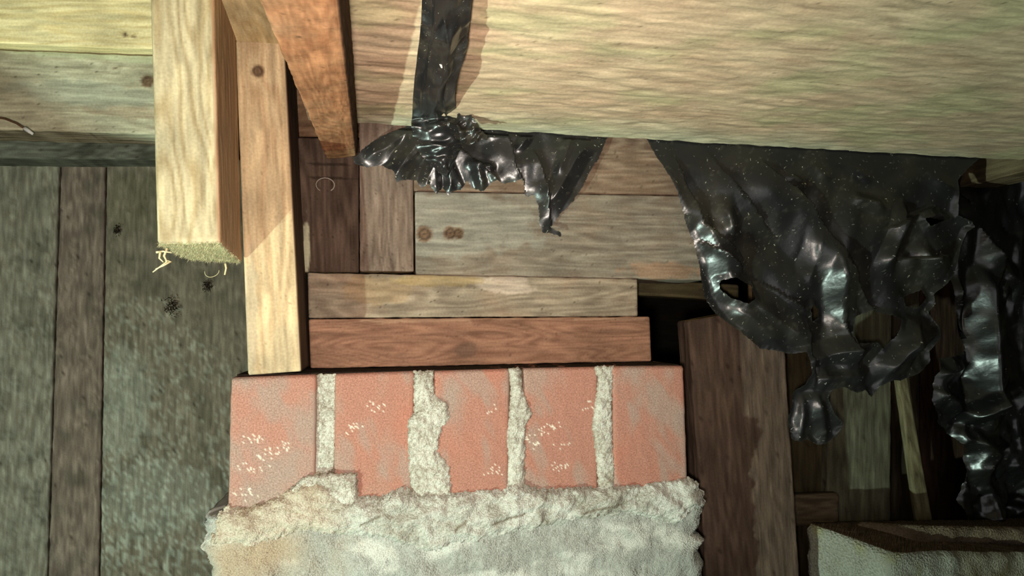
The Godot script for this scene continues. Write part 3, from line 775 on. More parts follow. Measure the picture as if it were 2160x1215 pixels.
# ------------------------------------------------------------------ plywood overhead
func plywood() -> void:
	var z0 := -0.12
	var z1 := -0.596
	var x0 := -0.053
	var x1 := 0.66
	var pl := func(x: float, y: float, s: float, p: Vector3) -> Color:
		# wild veneer grain, curving across the sheet
		var bend: float = nz.ring.get_noise_2d(x * 3.0, y * 5.0)
		var q := y + 0.10 * x - 0.35 * (x - 0.1) * (x - 0.1) + bend * 0.035
		var g: float = nz.streak.get_noise_2d(x * 9.0 + bend * 2.0, q * 80.0)
		var h: float = nz.streak.get_noise_2d(x * 3.0 + 40.0, q * 34.0)
		var b0: float = nz.blot.get_noise_2d(x * 0.5 + y * 0.3, y * 1.2 - x * 0.3)
		var c := c8(224, 197, 164).lerp(c8(202, 167, 138), clampf(0.42 + g * 0.10 + h * 0.2 + b0 * 0.5, 0.0, 1.0))
		var b: float = nz.blot.get_noise_2d(x * 0.35, y * 0.5)
		c = c.lerp(c8(190, 186, 140), clampf(b * 1.4, 0.0, 0.5))
		c = c.lerp(c8(206, 206, 176), 0.75 * smoothstep(0.07, 0.0, absf(y - z1) + 0.10 * absf(x - 0.17) + b * 0.03))  # greener lit band near the far edge, painted into the veneer colour
		var l: float = nz.streak.get_noise_2d(x * 14.0 + 90.0, q * 60.0)
		if l > 0.5: c = c.lerp(c8(132, 104, 80), clampf((l - 0.5) * 2.5, 0.0, 0.3))
		var s2: float = nz.speck.get_noise_2d(x * 0.7, y * 0.7)
		if s2 > 0.68: c = c.lerp(c8(84, 66, 48), clampf((s2 - 0.68) * 8.0, 0.0, 0.6))
		return c
	var rect := PackedVector2Array([Vector2(x0, z0), Vector2(x1, z0), Vector2(x1, z1), Vector2(x0, z1)])
	var t := thing("plywood_sheet", Vector3(0.3, YC, -0.36), "large pale plywood sheet overhead with wild grain", "plywood")
	var face: StandardMaterial3D = M.wood.duplicate()
	face.normal_scale = 0.08
	film(t, "face_veneer", [rect], 0.0019, func(x: float, y: float, s: float) -> Vector3:
		var n: float = nz.wave.get_noise_2d(x * 0.4, y * 0.9) * 0.0012 + nz.streak.get_noise_2d(x * 20.0, (y + 0.18 * x * x) * 120.0) * 0.00008
		return Vector3(x, YC + n, y), pl, face, {"uv": 7.0})
	var e := box_ends(Vector3(x0, YC + 0.0015, z1), Vector3(x1, YC + 0.018, z0), "x")
	timber(t, "core", e[0], e[1], M.wood, wood({"light": c8(190, 166, 126), "dark": c8(140, 112, 82), "freq": 300.0}), {"seen": [], "step": 0.02, "r": 0.0008})
	# the joist along the right edge that the plastic hangs from
	var sj := box_ends(Vector3(0.665, YC - 0.012, -1.0), Vector3(0.71, YC + 0.06, -0.1), "z")
	tag(timber(self, "side_joist", sj[0], sj[1], M.old_wood, wood({"light": c8(140, 120, 92), "dark": c8(100, 82, 62), "off": 5.0}), {"seen": [0, 3], "step": 0.004}), "dim joist beyond the right edge of the plywood sheet", "joist")

# ------------------------------------------------------------------ new timbers on the left
func left_timbers() -> void:
	# yellow joist running away overhead
	var yl := -0.1035
	var e := [[Vector3(yl, 0.667, -0.12), Vector3(-0.060, 0.667, -0.12), Vector3(-0.060, 0.76, -0.12), Vector3(yl, 0.76, -0.12)],
		[Vector3(yl, 0.6685, -0.60), Vector3(-0.060, 0.6685, -0.60), Vector3(-0.060, 0.76, -0.60), Vector3(yl, 0.76, -0.60)]]
	tag(timber(self, "joist", e[0], e[1], M.wood, wood({"light": c8(232, 210, 162), "dark": c8(208, 180, 130), "freq": 180.0, "off": 2.0, "dirt": 0.1}), {"seen": [0, 3], "r": 0.001}), "new yellow joist overhead resting on top of the orange-tinted post", "joist")
	# post on the pier
	var pa := [Vector3(-0.1037, 0.6687, -0.55), Vector3(-0.0678, 0.6717, -0.55), Vector3(-0.0678, 0.6717, -0.55) + Vector3(0, 0, -0.085), Vector3(-0.1037, 0.6687, -0.55) + Vector3(0, 0, -0.085)]
	var pb := [Vector3(-0.0894, 0.4143, -0.55), Vector3(-0.0506, 0.4167, -0.55), Vector3(-0.0506, 0.4167, -0.55) + Vector3(0, 0, -0.085), Vector3(-0.0894, 0.4143, -0.55) + Vector3(0, 0, -0.085)]
	var post_front := wood({"light": c8(206, 182, 144), "dark": c8(184, 154, 118), "freq": 150.0, "warp": 0.7, "off": 14.0, "dirt": 0.22, "dirt_color": c8(168, 140, 104), "knots": [[Vector3(-0.0868, 0.6456, -0.55), 0.0042]],
		"stains": [[Vector3(-0.0497, 0.4249, -0.55), Vector3(0.03, 0.03, 1), c8(176, 160, 130), 0.5], [Vector3(-0.0893, 0.4465, -0.55), Vector3(0.006, 0.06, 1), c8(172, 160, 138), 0.5]]})
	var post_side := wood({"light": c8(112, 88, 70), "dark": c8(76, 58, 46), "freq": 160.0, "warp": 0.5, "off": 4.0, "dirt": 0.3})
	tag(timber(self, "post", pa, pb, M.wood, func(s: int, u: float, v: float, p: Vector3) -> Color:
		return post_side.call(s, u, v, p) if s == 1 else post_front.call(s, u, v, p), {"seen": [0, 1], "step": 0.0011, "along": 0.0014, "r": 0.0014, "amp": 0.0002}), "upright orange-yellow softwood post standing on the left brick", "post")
	# pale hanging timber
	var t := thing("hanging_timber", Vector3(-0.1095, 0.496, -0.48), "pale hanging timber with a frayed sawn lower end, left of the post", "timber")
	var ha := [Vector3(-0.1354, 0.6704, -0.45), Vector3(-0.099, 0.6743, -0.45), Vector3(-0.1051, 0.7242, -0.547), Vector3(-0.1433, 0.7202, -0.547)]
	var hb := [Vector3(-0.1266, 0.5001, -0.45), Vector3(-0.0907, 0.5015, -0.45), Vector3(-0.0946, 0.4977, -0.547), Vector3(-0.1319, 0.4995, -0.547)]
	var side_grain := wood({"light": c8(206, 172, 136), "dark": c8(176, 138, 104), "freq": 110.0, "warp": 0.7, "off": 6.0, "dirt": 0.1})  # side colour lightened to stand for light that barely reaches it
	var front_grain := wood({"light": c8(184, 172, 140), "dark": c8(152, 134, 100), "freq": 95.0, "warp": 1.0, "off": 25.0, "sharp": 4.5, "dirt": 0.12, "dirt_color": c8(170, 150, 112), "knots": [[Vector3(-0.1161, 0.6053, -0.44), 0.0013]]})
	timber(t, "shaft", ha, hb, M.wood, func(s: int, u: float, v: float, p: Vector3) -> Color:
		return side_grain.call(s, u, v, p) if s == 1 else front_grain.call(s, u, v, p), {"seen": [0, 1], "step": 0.0011, "along": 0.0014, "r": 0.0022, "amp": 0.0002, "end": c8(172, 170, 128), "caps": 10})
	# frayed end: a coat of short torn fibres under the cut
	var rng := RandomNumberGenerator.new()
	rng.seed = 5
	var V := PackedVector3Array()
	var Cc := PackedColorArray()
	var U := PackedVector2Array()
	var I := PackedInt32Array()
	for i in 2600:
		var a := rng.randf()
		var b := rng.randf()
		var p: Vector3 = (hb[0] as Vector3).lerp(hb[1], a).lerp((hb[3] as Vector3).lerp(hb[2], a), b) + Vector3(0, 0.0006, 0)
		var l := rng.randf_range(0.001, 0.0038)
		var d := Vector3(rng.randf_range(-1, 1), rng.randf_range(-1.4, -0.4), rng.randf_range(-0.5, 1.0)).normalized()
		var w := d.cross(Vector3(rng.randf(), rng.randf(), rng.randf())).normalized() * rng.randf_range(0.00012, 0.0003)
		var n := V.size()
		V.append_array([p - w, p + w, p + d * l + Vector3(rng.randf_range(-1, 1), 0, 0) * 0.0006])
		var cc := c8(206, 202, 158).lerp(c8(150, 146, 112), rng.randf())
		for k in 3:
			Cc.append(cc)
			U.append(Vector2(k * 0.1, i * 0.01))
		I.append_array([n, n + 1, n + 2])
	var fr := put(t, "frayed_fibres", V, Cc, U, I, M.wood)
	fr.set_meta("kind", "stuff")
	# splinters at the corner
	var s0 := Vector3(-0.1234, 0.4987, -0.452)
	for q in [[Vector3(-0.1212, 0.4975, -0.451), Vector3(-0.1224, 0.4927, -0.45), Vector3(-0.1205, 0.4892, -0.4489), Vector3(-0.124, 0.4863, -0.4488), Vector3(-0.1281, 0.4828, -0.4488)], [Vector3(-0.127, 0.495, -0.451), Vector3(-0.1228, 0.4956, -0.45), Vector3(-0.118, 0.4947, -0.4489)], [Vector3(-0.1246, 0.4956, -0.45), Vector3(-0.1247, 0.4912, -0.4489), Vector3(-0.1223, 0.4889, -0.4488)], [Vector3(-0.1213, 0.4899, -0.45), Vector3(-0.1183, 0.4893, -0.4488), Vector3(-0.1222, 0.4869, -0.4487), Vector3(-0.1266, 0.4846, -0.4487)]]:
		rod(t, "splinter", q, 0.0008, 0.0003, M.wood, c8(222, 206, 160))
	rod(t, "splinter", [Vector3(-0.0984, 0.4935, -0.505), Vector3(-0.0977, 0.4903, -0.505), Vector3(-0.0985, 0.4857, -0.505)], 0.0008, 0.0005, M.wood, c8(210, 196, 150))
	var hair := []
	for i in 12:
		var a := 0.2 - i * 0.3
		hair.append(Vector3(-0.1074, 0.4882, -0.505) + Vector3(cos(a) * (0.0052 - i * 0.0001), sin(a) * (0.0034 + i * 0.00012), 0))
	rod(t, "loose_fibre", hair, 0.00022, 0.00016, M.wood, c8(190, 180, 140))
	# two boards behind
	var f := board_ends(Vector3(-0.3596, 0.7438, -0.66), Vector3(-0.1384, 0.7712, -0.67), Vector3(-0.1369, 0.7043, -0.67), Vector3(-0.3575, 0.692, -0.66), 0.04)
	tag(timber(self, "ledger_board", f[0], f[1], M.wood, wood({"light": c8(232, 216, 166), "dark": c8(210, 188, 134), "freq": 75.0, "warp": 0.9, "off": 18.0, "sharp": 3.0, "dirt": 0.08, "knots": [[Vector3(-0.2187, 0.7118, -0.665), 0.0022], [Vector3(-0.2117, 0.7106, -0.665), 0.0018], [Vector3(-0.2179, 0.7236, -0.665), 0.0012]]}), {"seen": [0], "step": 0.0014, "along": 0.002, "r": 0.001}), "new yellow horizontal board at the top, left of the hanging timber", "board")
	var ob := board_ends(Vector3(-0.3638, 0.6906, -0.672), Vector3(-0.1392, 0.7029, -0.682), Vector3(-0.1376, 0.6284, -0.682), Vector3(-0.3609, 0.6203, -0.672), 0.04)
	tag(timber(self, "ledger_board", ob[0], ob[1], M.old_wood, wood({"light": c8(188, 184, 156), "dark": c8(156, 150, 126), "freq": 55.0, "warp": 1.2, "off": 44.0, "sharp": 1.6, "dirt": 0.55, "dirt_color": c8(128, 122, 98), "knots": [[Vector3(-0.2029, 0.675, -0.68), 0.0052], [Vector3(-0.2298, 0.6845, -0.68), 0.002], [Vector3(-0.2317, 0.6826, -0.68), 0.0014]],
		"stains": [[Vector3(-0.2128, 0.6452, -0.68), Vector3(0.05, 0.006, 1), c8(150, 128, 104), 0.5], [Vector3(-0.2673, 0.6965, -0.68), Vector3(0.3, 0.006, 1), c8(184, 188, 152), 0.6], [Vector3(-0.2545, 0.6591, -0.68), Vector3(0.06, 0.012, 1), c8(152, 156, 138), 0.5]]}), {"seen": [0], "step": 0.0014, "along": 0.002, "r": 0.0014, "amp": 0.0008}), "older grey-green horizontal board with a dark knot, below the yellow board", "board")

# ------------------------------------------------------------------ rough joist under the plywood
func joist() -> void:
	var fl := Vector3(-0.0361, 0.5854, -0.575)
	var fr := Vector3(-0.013, 0.5896, -0.575)
	var nl := Vector3(-0.043, 0.5734, -0.27)
	var nr := Vector3(-0.0133, 0.5762, -0.27)
	nl = fl + (nl - fl) * 1.45
	nr = fr + (nr - fr) * 1.45
	var up := YC - 0.0008
	var A := [nl, nr, Vector3(nr.x, up, nr.z), Vector3(nl.x, up, nl.z)]
	var B := [fl, fr, Vector3(fr.x, up, fr.z - 0.01), Vector3(fl.x - 0.006, up, fl.z - 0.01)]
	var face := wood({"light": c8(170, 120, 86), "dark": c8(138, 92, 64), "freq": 60.0, "warp": 2.0, "off": 71.0, "sharp": 1.2, "dirt": 0.6, "dirt_color": c8(150, 118, 90), "stains": [[Vector3(-0.0269, 0.5924, -0.575), Vector3(0.03, 0.03, 0.03), c8(164, 128, 92), 0.8]]})
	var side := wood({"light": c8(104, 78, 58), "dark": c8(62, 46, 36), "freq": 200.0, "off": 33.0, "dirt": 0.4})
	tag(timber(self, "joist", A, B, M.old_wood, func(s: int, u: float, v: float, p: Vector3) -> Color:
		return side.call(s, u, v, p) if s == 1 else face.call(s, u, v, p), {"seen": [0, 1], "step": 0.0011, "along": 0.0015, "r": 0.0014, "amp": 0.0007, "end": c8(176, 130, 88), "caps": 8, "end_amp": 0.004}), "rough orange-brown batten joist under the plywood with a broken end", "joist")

# ------------------------------------------------------------------ black plastic
# creases: [from, to, height, width, kind]; kind 0 a sharp ridge, kind 1 a flap edge that stands off on one side
func creased(x: float, y: float, list: Array) -> float:
	var z := 0.0
	var p := Vector2(x, y)
	for c in list:
		var a: Vector2 = c[0]
		var e: Vector2 = c[1] - a
		var l := e.length()
		e /= l
		var w := p - a
		var t := w.dot(e)
		var s := w.cross(e)
		var width: float = c[3]
		if t < -width or t > l + width or absf(s) > width * 2.5: continue
		var fade := smoothstep(-width, width * 0.8, t) * smoothstep(l + width, l - width * 0.8, t)
		s += nz.soft.get_noise_2d(x, y) * 0.002
		if c[4] == 0: z += float(c[2]) * maxf(0.0, 1.0 - absf(s) / width) * fade
		elif s > 0.0: z += float(c[2]) * maxf(0.0, 1.0 - s / (width * 2.2)) * fade
	return z

func plastic() -> void:
	var pc := func(x: float, y: float, s: float, p: Vector3) -> Color:
		var b: float = nz.blot.get_noise_3dv(p * 0.7)
		var c := c8(146, 144, 146).lerp(c8(206, 198, 176), clampf(b * 1.3 + 0.1, 0.0, 0.6))
		var d: float = nz.rag.get_noise_3dv(p * 0.5) + 0.4 * b
		if d > 0.36: c = c.lerp(c8(250, 244, 222), clampf((d - 0.36) * 3.0, 0.0, 0.8))
		if s < 0.0005: c = c.lerp(c8(235, 230, 215), 0.4)
		return c
	# ragged curtain over the beam
	var t := thing("torn_plastic", Vector3(0.08, 0.52, -0.59), "torn black plastic strip hanging from the plywood and fanned over the beam", "plastic sheet")
	var k1 := [
		[Vector2(0.0452, 0.6243), Vector2(0.0183, 0.5754), 0.006, 0.012, 0], [Vector2(0.0575, 0.6217), Vector2(0.0456, 0.5695), 0.005, 0.008, 0], [Vector2(0.0473, 0.6129), Vector2(0.0294, 0.5893), 0.004, 0.007, 1],
		[Vector2(0.0535, 0.5966), Vector2(0.0545, 0.5679), 0.005, 0.006, 0], [Vector2(0.0638, 0.5951), Vector2(0.068, 0.5692), 0.006, 0.006, 0], [Vector2(0.0667, 0.5911), Vector2(0.0762, 0.5708), 0.004, 0.004, 0],
		[Vector2(0.0699, 0.6099), Vector2(0.1125, 0.576), 0.008, 0.013, 1], [Vector2(0.0823, 0.5918), Vector2(0.1032, 0.5907), 0.005, 0.005, 0], [Vector2(0.0886, 0.5892), Vector2(0.0928, 0.5694), 0.006, 0.006, 0], [Vector2(0.099, 0.5914), Vector2(0.1075, 0.5766), 0.003, 0.005, 0],
		[Vector2(0.1142, 0.6258), Vector2(0.1308, 0.5793), 0.008, 0.012, 1], [Vector2(0.1308, 0.5814), Vector2(0.1338, 0.5659), 0.005, 0.006, 1],
		[Vector2(0.1437, 0.6032), Vector2(0.1536, 0.5718), 0.007, 0.010, 1], [Vector2(0.1523, 0.5739), Vector2(0.1566, 0.5422), 0.006, 0.008, 1], [Vector2(0.1899, 0.6164), Vector2(0.1566, 0.5634), 0.007, 0.012, 0],
		[Vector2(0.1744, 0.6198), Vector2(0.1633, 0.5892), 0.005, 0.007, 0], [Vector2(0.1373, 0.6242), Vector2(0.1266, 0.6087), 0.005, 0.007, 0], [Vector2(0.0906, 0.6215), Vector2(0.1074, 0.628), 0.004, 0.006, 1], [Vector2(-0.0024, 0.5939), Vector2(0.0311, 0.6181), 0.004, 0.010, 0]]
	film(t, "torn_skirt", [PackedVector2Array([Vector2(-0.0148, 0.5876), Vector2(-0.0161, 0.5932), Vector2(-0.0064, 0.6034), Vector2(0.0053, 0.6118), Vector2(0.0211, 0.6196), Vector2(0.0339, 0.6261), Vector2(0.0472, 0.6294), Vector2(0.0698, 0.6308), Vector2(0.0906, 0.6304), Vector2(0.1116, 0.6303), Vector2(0.1416, 0.63), Vector2(0.1722, 0.6283), Vector2(0.2124, 0.628), Vector2(0.2023, 0.604), Vector2(0.1942, 0.5928), Vector2(0.1861, 0.5765), Vector2(0.1763, 0.562), Vector2(0.1653, 0.551), Vector2(0.1596, 0.5432), Vector2(0.157, 0.5389), Vector2(0.1657, 0.5349), Vector2(0.1674, 0.5307), Vector2(0.1578, 0.5338), Vector2(0.1492, 0.534), Vector2(0.1466, 0.5419), Vector2(0.1449, 0.5587), Vector2(0.1415, 0.5671), Vector2(0.1338, 0.5659), Vector2(0.1321, 0.5751), Vector2(0.1278, 0.5792), Vector2(0.1151, 0.5765), Vector2(0.1075, 0.5775), Vector2(0.1012, 0.5755), Vector2(0.0941, 0.5678), Vector2(0.0866, 0.5712), Vector2(0.0803, 0.5772), Vector2(0.0762, 0.5704), Vector2(0.068, 0.5684), Vector2(0.0652, 0.5642), Vector2(0.0598, 0.5714), Vector2(0.0545, 0.5646), Vector2(0.0476, 0.5737), Vector2(0.0416, 0.5694), Vector2(0.0375, 0.5762), Vector2(0.0287, 0.5758), Vector2(0.0199, 0.5738), Vector2(0.0175, 0.5826), Vector2(0.0075, 0.5883), Vector2(-0.0043, 0.5865)])], 0.0013,
		func(x: float, y: float, s: float) -> Vector3:
			var z: float = -0.5975 + creased(x, y, k1) + nz.soft.get_noise_2d(x * 1.2, y * 0.8) * 0.003 + nz.crumple.get_noise_2d(x, y) * 0.001
			return Vector3(x, y, clampf(minf(z, lerpf(-0.578, -0.5985, smoothstep(YC - 0.012, YC - 0.002, y))), -0.603, -0.578)), pc, M.plastic, {"rag": 0.0012, "uv": 5.0})
	film(t, "side_flap", [PackedVector2Array([Vector2(0.0668, 0.6237), Vector2(0.0742, 0.6218), Vector2(0.0765, 0.6239), Vector2(0.0799, 0.6194), Vector2(0.0838, 0.6162), Vector2(0.094, 0.6035), Vector2(0.0846, 0.6022), Vector2(0.0762, 0.5971), Vector2(0.0708, 0.5999), Vector2(0.0669, 0.6128)])], 0.0013,
		func(x: float, y: float, s: float) -> Vector3:
			return Vector3(x, y, -0.552 + nz.soft.get_noise_2d(x * 4.0, y * 4.0) * 0.006 + nz.crumple.get_noise_2d(x, y) * 0.004), pc, M.plastic, {"rag": 0.0015, "uv": 5.0})
	# strip under the plywood that turns down over the curtain
	var L := [Vector3(0.0167, 0.6115, -0.2425), Vector3(0.0229, 0.6105, -0.3353), Vector3(0.0241, 0.6095, -0.366), Vector3(0.025, 0.6085, -0.4032), Vector3(0.0261, 0.6075, -0.4585), Vector3(0.0311, 0.6222, -0.558), Vector3(0.0311, 0.6139, -0.57), Vector3(0.0362, 0.5974, -0.574), Vector3(0.0475, 0.5867, -0.577), Vector3(0.0597, 0.577, -0.58)]
	var R := [Vector3(0.0372, 0.6135, -0.2414), Vector3(0.0477, 0.6135, -0.3366), Vector3(0.0506, 0.6125, -0.3675), Vector3(0.0525, 0.6075, -0.395), Vector3(0.0526, 0.6055, -0.4472), Vector3(0.067, 0.6258, -0.556), Vector3(0.0735, 0.6153, -0.569), Vector3(0.0739, 0.6049, -0.572), Vector3(0.0696, 0.5936, -0.576), Vector3(0.063, 0.5764, -0.58)]
	var k2 := [[Vector2(0.45, 1.2), Vector2(0.62, 2.4), 0.004, 0.14, 1], [Vector2(0.62, 1.5), Vector2(0.5, 4.8), 0.003, 0.2, 0], [Vector2(0.25, 0.0), Vector2(0.18, 5.0), 0.003, 0.15, 1], [Vector2(0.75, 3.6), Vector2(0.7, 6.0), 0.003, 0.12, 1]]
	var V := PackedVector3Array()
	var Cc := PackedColorArray()
	var U := PackedVector2Array()
	var I := PackedInt32Array()
	var nu := 190
	var nv := 50
	for j in nu + 1:
		var f := float(j) / nu * (L.size() - 1)
		var i0 := mini(int(f), L.size() - 2)
		var t0 := f - i0
		var pl := cat(L, i0, t0)
		var pr := cat(R, i0, t0)
		var nn := (pr - pl).cross(cat(L, mini(i0 + 1, L.size() - 2), t0) - cat(L, maxi(i0 - 1, 0), t0)).normalized()
		nn = Vector3(0, -1, 0.25).lerp(Vector3(0, 0, 1), smoothstep(3.6, 6.0, f)).normalized()
		for i in nv + 1:
			var v := float(i) / nv
			var p := pl.lerp(pr, v)
			var bulge: float = 0.006 * sin(v * PI) + nz.soft.get_noise_2d(v * 0.06, f * 0.04) * 0.004 + creased(v, f, k2) + nz.crumple.get_noise_2d(v * 0.05, f * 0.03) * 0.0003
			p += nn * bulge
			V.append(p)
			Cc.append(pc.call(v * 0.06, f * 0.05, 0.01, p))
			U.append(Vector2(v * 0.3, f * 0.18))
	for j in nu:
		for i in nv:
			var a := j * (nv + 1) + i
			I.append_array([a, a + 1, a + nv + 2, a, a + nv + 2, a + nv + 1])
	put(t, "hanging_strip", V, Cc, U, I, M.plastic)

	rod(t, "pale_scrap", [Vector3(0.0379, 0.6015, -0.3926), Vector3(0.04, 0.601, -0.3998), Vector3(0.0391, 0.601, -0.4078), Vector3(0.0412, 0.6015, -0.4169), Vector3(0.0407, 0.602, -0.4269)], 0.0011, 0.0006, M.grit, c8(214, 208, 192))
	# big torn sheet to the right
	var outline := PackedVector2Array([Vector2(0.2441, 0.6348), Vector2(0.2666, 0.6334), Vector2(0.3147, 0.6324), Vector2(0.3945, 0.6313), Vector2(0.4151, 0.6305), Vector2(0.5217, 0.6285), Vector2(0.6177, 0.6264), Vector2(0.5997, 0.6127), Vector2(0.5866, 0.6003), Vector2(0.5857, 0.5636), Vector2(0.6002, 0.5577), Vector2(0.604, 0.5519), Vector2(0.5969, 0.5478), Vector2(0.5869, 0.5247), Vector2(0.5781, 0.5052), Vector2(0.5664, 0.493), Vector2(0.5521, 0.4833), Vector2(0.5556, 0.4738), Vector2(0.5475, 0.4642), Vector2(0.5569, 0.45), Vector2(0.5575, 0.4381), Vector2(0.5471, 0.4264), Vector2(0.5477, 0.4146), Vector2(0.5298, 0.4044), Vector2(0.508, 0.3977), Vector2(0.4973, 0.3988), Vector2(0.4864, 0.3921), Vector2(0.4782, 0.3816), Vector2(0.4705, 0.3891), Vector2(0.46, 0.3866), Vector2(0.4446, 0.3928), Vector2(0.4316, 0.3907), Vector2(0.4263, 0.3827), Vector2(0.4326, 0.369), Vector2(0.4446, 0.3573), Vector2(0.4391, 0.3462), Vector2(0.4276, 0.3394), Vector2(0.4184, 0.3379), Vector2(0.4075, 0.3436), Vector2(0.3974, 0.3421), Vector2(0.3894, 0.3446), Vector2(0.3879, 0.3647), Vector2(0.3946, 0.3891), Vector2(0.4038, 0.3948), Vector2(0.4091, 0.4069), Vector2(0.4046, 0.4264), Vector2(0.3894, 0.4247), Vector2(0.377, 0.4275), Vector2(0.3597, 0.4299), Vector2(0.3452, 0.4402), Vector2(0.326, 0.4536), Vector2(0.3117, 0.4633), Vector2(0.3014, 0.4787), Vector2(0.2988, 0.4942), Vector2(0.2962, 0.5097), Vector2(0.2927, 0.5296), Vector2(0.2834, 0.5472), Vector2(0.2743, 0.5737), Vector2(0.2624, 0.6)])
	var hole1 := PackedVector2Array([Vector2(0.3141, 0.4926), Vector2(0.3268, 0.4955), Vector2(0.3491, 0.489), Vector2(0.3499, 0.4769), Vector2(0.3409, 0.4714), Vector2(0.3264, 0.4767), Vector2(0.3159, 0.4846)])
	var hole2 := PackedVector2Array([Vector2(0.4143, 0.4655), Vector2(0.418, 0.4724), Vector2(0.4245, 0.466), Vector2(0.4243, 0.4592), Vector2(0.4165, 0.455)])
	var hole3 := PackedVector2Array([Vector2(0.4586, 0.4602), Vector2(0.4783, 0.4663), Vector2(0.4995, 0.4622), Vector2(0.5112, 0.4566), Vector2(0.5042, 0.4425), Vector2(0.4887, 0.4286), Vector2(0.4805, 0.4351), Vector2(0.4615, 0.4343)])
	var hole4 := PackedVector2Array([Vector2(0.5434, 0.5589), Vector2(0.5665, 0.5654), Vector2(0.5793, 0.56), Vector2(0.5605, 0.5555), Vector2(0.5492, 0.5513)])
	var hole5 := PackedVector2Array([Vector2(0.5163, 0.4792), Vector2(0.5384, 0.487), Vector2(0.5447, 0.4785), Vector2(0.535, 0.4689), Vector2(0.5187, 0.4707)])
	var k3 := [
		[Vector2(0.2721, 0.6206), Vector2(0.2979, 0.5544), 0.010, 0.020, 1], [Vector2(0.2979, 0.5566), Vector2(0.3336, 0.4723), 0.008, 0.018, 0], [Vector2(0.2616, 0.6133), Vector2(0.2892, 0.5474), 0.006, 0.012, 0],
		[Vector2(0.3096, 0.6194), Vector2(0.3358, 0.5828), 0.010, 0.020, 1], [Vector2(0.3358, 0.5851), Vector2(0.3722, 0.5453), 0.008, 0.018, 1], [Vector2(0.3588, 0.616), Vector2(0.4135, 0.5697), 0.012, 0.026, 1], [Vector2(0.411, 0.5742), Vector2(0.4634, 0.4964), 0.012, 0.022, 1], [Vector2(0.4481, 0.5102), Vector2(0.4937, 0.45), 0.008, 0.016, 1],
		[Vector2(0.3911, 0.5967), Vector2(0.4089, 0.5905), 0.010, 0.010, 0], [Vector2(0.4095, 0.6162), Vector2(0.4376, 0.5978), 0.009, 0.008, 0], [Vector2(0.4512, 0.6159), Vector2(0.4826, 0.5983), 0.007, 0.008, 0], [Vector2(0.4659, 0.5763), Vector2(0.4924, 0.5701), 0.008, 0.009, 0],
		[Vector2(0.3207, 0.5619), Vector2(0.33, 0.5351), 0.012, 0.013, 0], [Vector2(0.3035, 0.5433), Vector2(0.3419, 0.5173), 0.007, 0.010, 1], [Vector2(0.433, 0.5284), Vector2(0.4515, 0.45), 0.014, 0.018, 0], [Vector2(0.4114, 0.4911), Vector2(0.4229, 0.5375), 0.006, 0.014, 0],
		[Vector2(0.3032, 0.5254), Vector2(0.3416, 0.5038), 0.010, 0.012, 1], [Vector2(0.3483, 0.4724), Vector2(0.4048, 0.4364), 0.014, 0.022, 0], [Vector2(0.3311, 0.4678), Vector2(0.3795, 0.4297), 0.006, 0.012, 0], [Vector2(0.366, 0.4906), Vector2(0.4107, 0.466), 0.006, 0.012, 1],
		[Vector2(0.5223, 0.5688), Vector2(0.4958, 0.511), 0.010, 0.012, 0], [Vector2(0.5401, 0.5309), Vector2(0.5505, 0.512), 0.010, 0.012, 0], [Vector2(0.5177, 0.5185), Vector2(0.5676, 0.5219), 0.010, 0.012, 1], [Vector2(0.5025, 0.549), Vector2(0.5527, 0.5698), 0.008, 0.012, 1], [Vector2(0.5486, 0.6084), Vector2(0.5817, 0.5903), 0.008, 0.012, 0],
		[Vector2(0.4921, 0.4035), Vector2(0.5288, 0.45), 0.018, 0.020, 0], [Vector2(0.5144, 0.4266), Vector2(0.5534, 0.4453), 0.008, 0.010, 0], [Vector2(0.4094, 0.4182), Vector2(0.4772, 0.4315), 0.012, 0.016, 0], [Vector2(0.4191, 0.4), Vector2(0.4658, 0.4039), 0.010, 0.012, 0], [Vector2(0.4034, 0.3822), Vector2(0.3975, 0.3466), 0.006, 0.008, 0], [Vector2(0.4161, 0.382), Vector2(0.4252, 0.3435), 0.008, 0.010, 0], [Vector2(0.4103, 0.45), Vector2(0.414, 0.4001), 0.007, 0.012, 1], [Vector2(0.4515, 0.45), Vector2(0.461, 0.4177), 0.010, 0.014, 1]]
	var t2 := thing("torn_plastic_sheet", Vector3(0.4, 0.35, -0.6), "large torn black plastic sheet with holes, hanging right of the beam", "plastic sheet")
	film(t2, "hanging_film", [outline, hole1, hole2, hole3, hole4, hole5], 0.0017,
		func(x: float, y: float, s: float) -> Vector3:
			var dy := clampf((YC - y) / 0.22, 0.0, 1.3)
			var loose := smoothstep(0.0, 0.25, dy)
			var z: float = -0.5995
			z += creased(x, y, k3) * loose + nz.soft.get_noise_2d(x * 0.6, y * 0.4) * 0.008 * loose
			z += (nz.crumple.get_noise_2d(x * 0.6, y * 0.45) + 0.5) * (0.0015 + 0.004 * smoothstep(0.7, 1.2, dy)) * loose + nz.crumple.get_noise_2d(x * 1.9, y * 1.9) * 0.0012 * smoothstep(0.3, 1.0, dy)
			if s < 0.006: z += (0.006 - s) * 0.5 * loose
			z = minf(z, lerpf(-0.55, -0.5985, smoothstep(YC - 0.02, YC - 0.002, y)))
			return Vector3(x, y, z), pc, M.plastic, {"rag": 0.0009, "uv": 4.0})
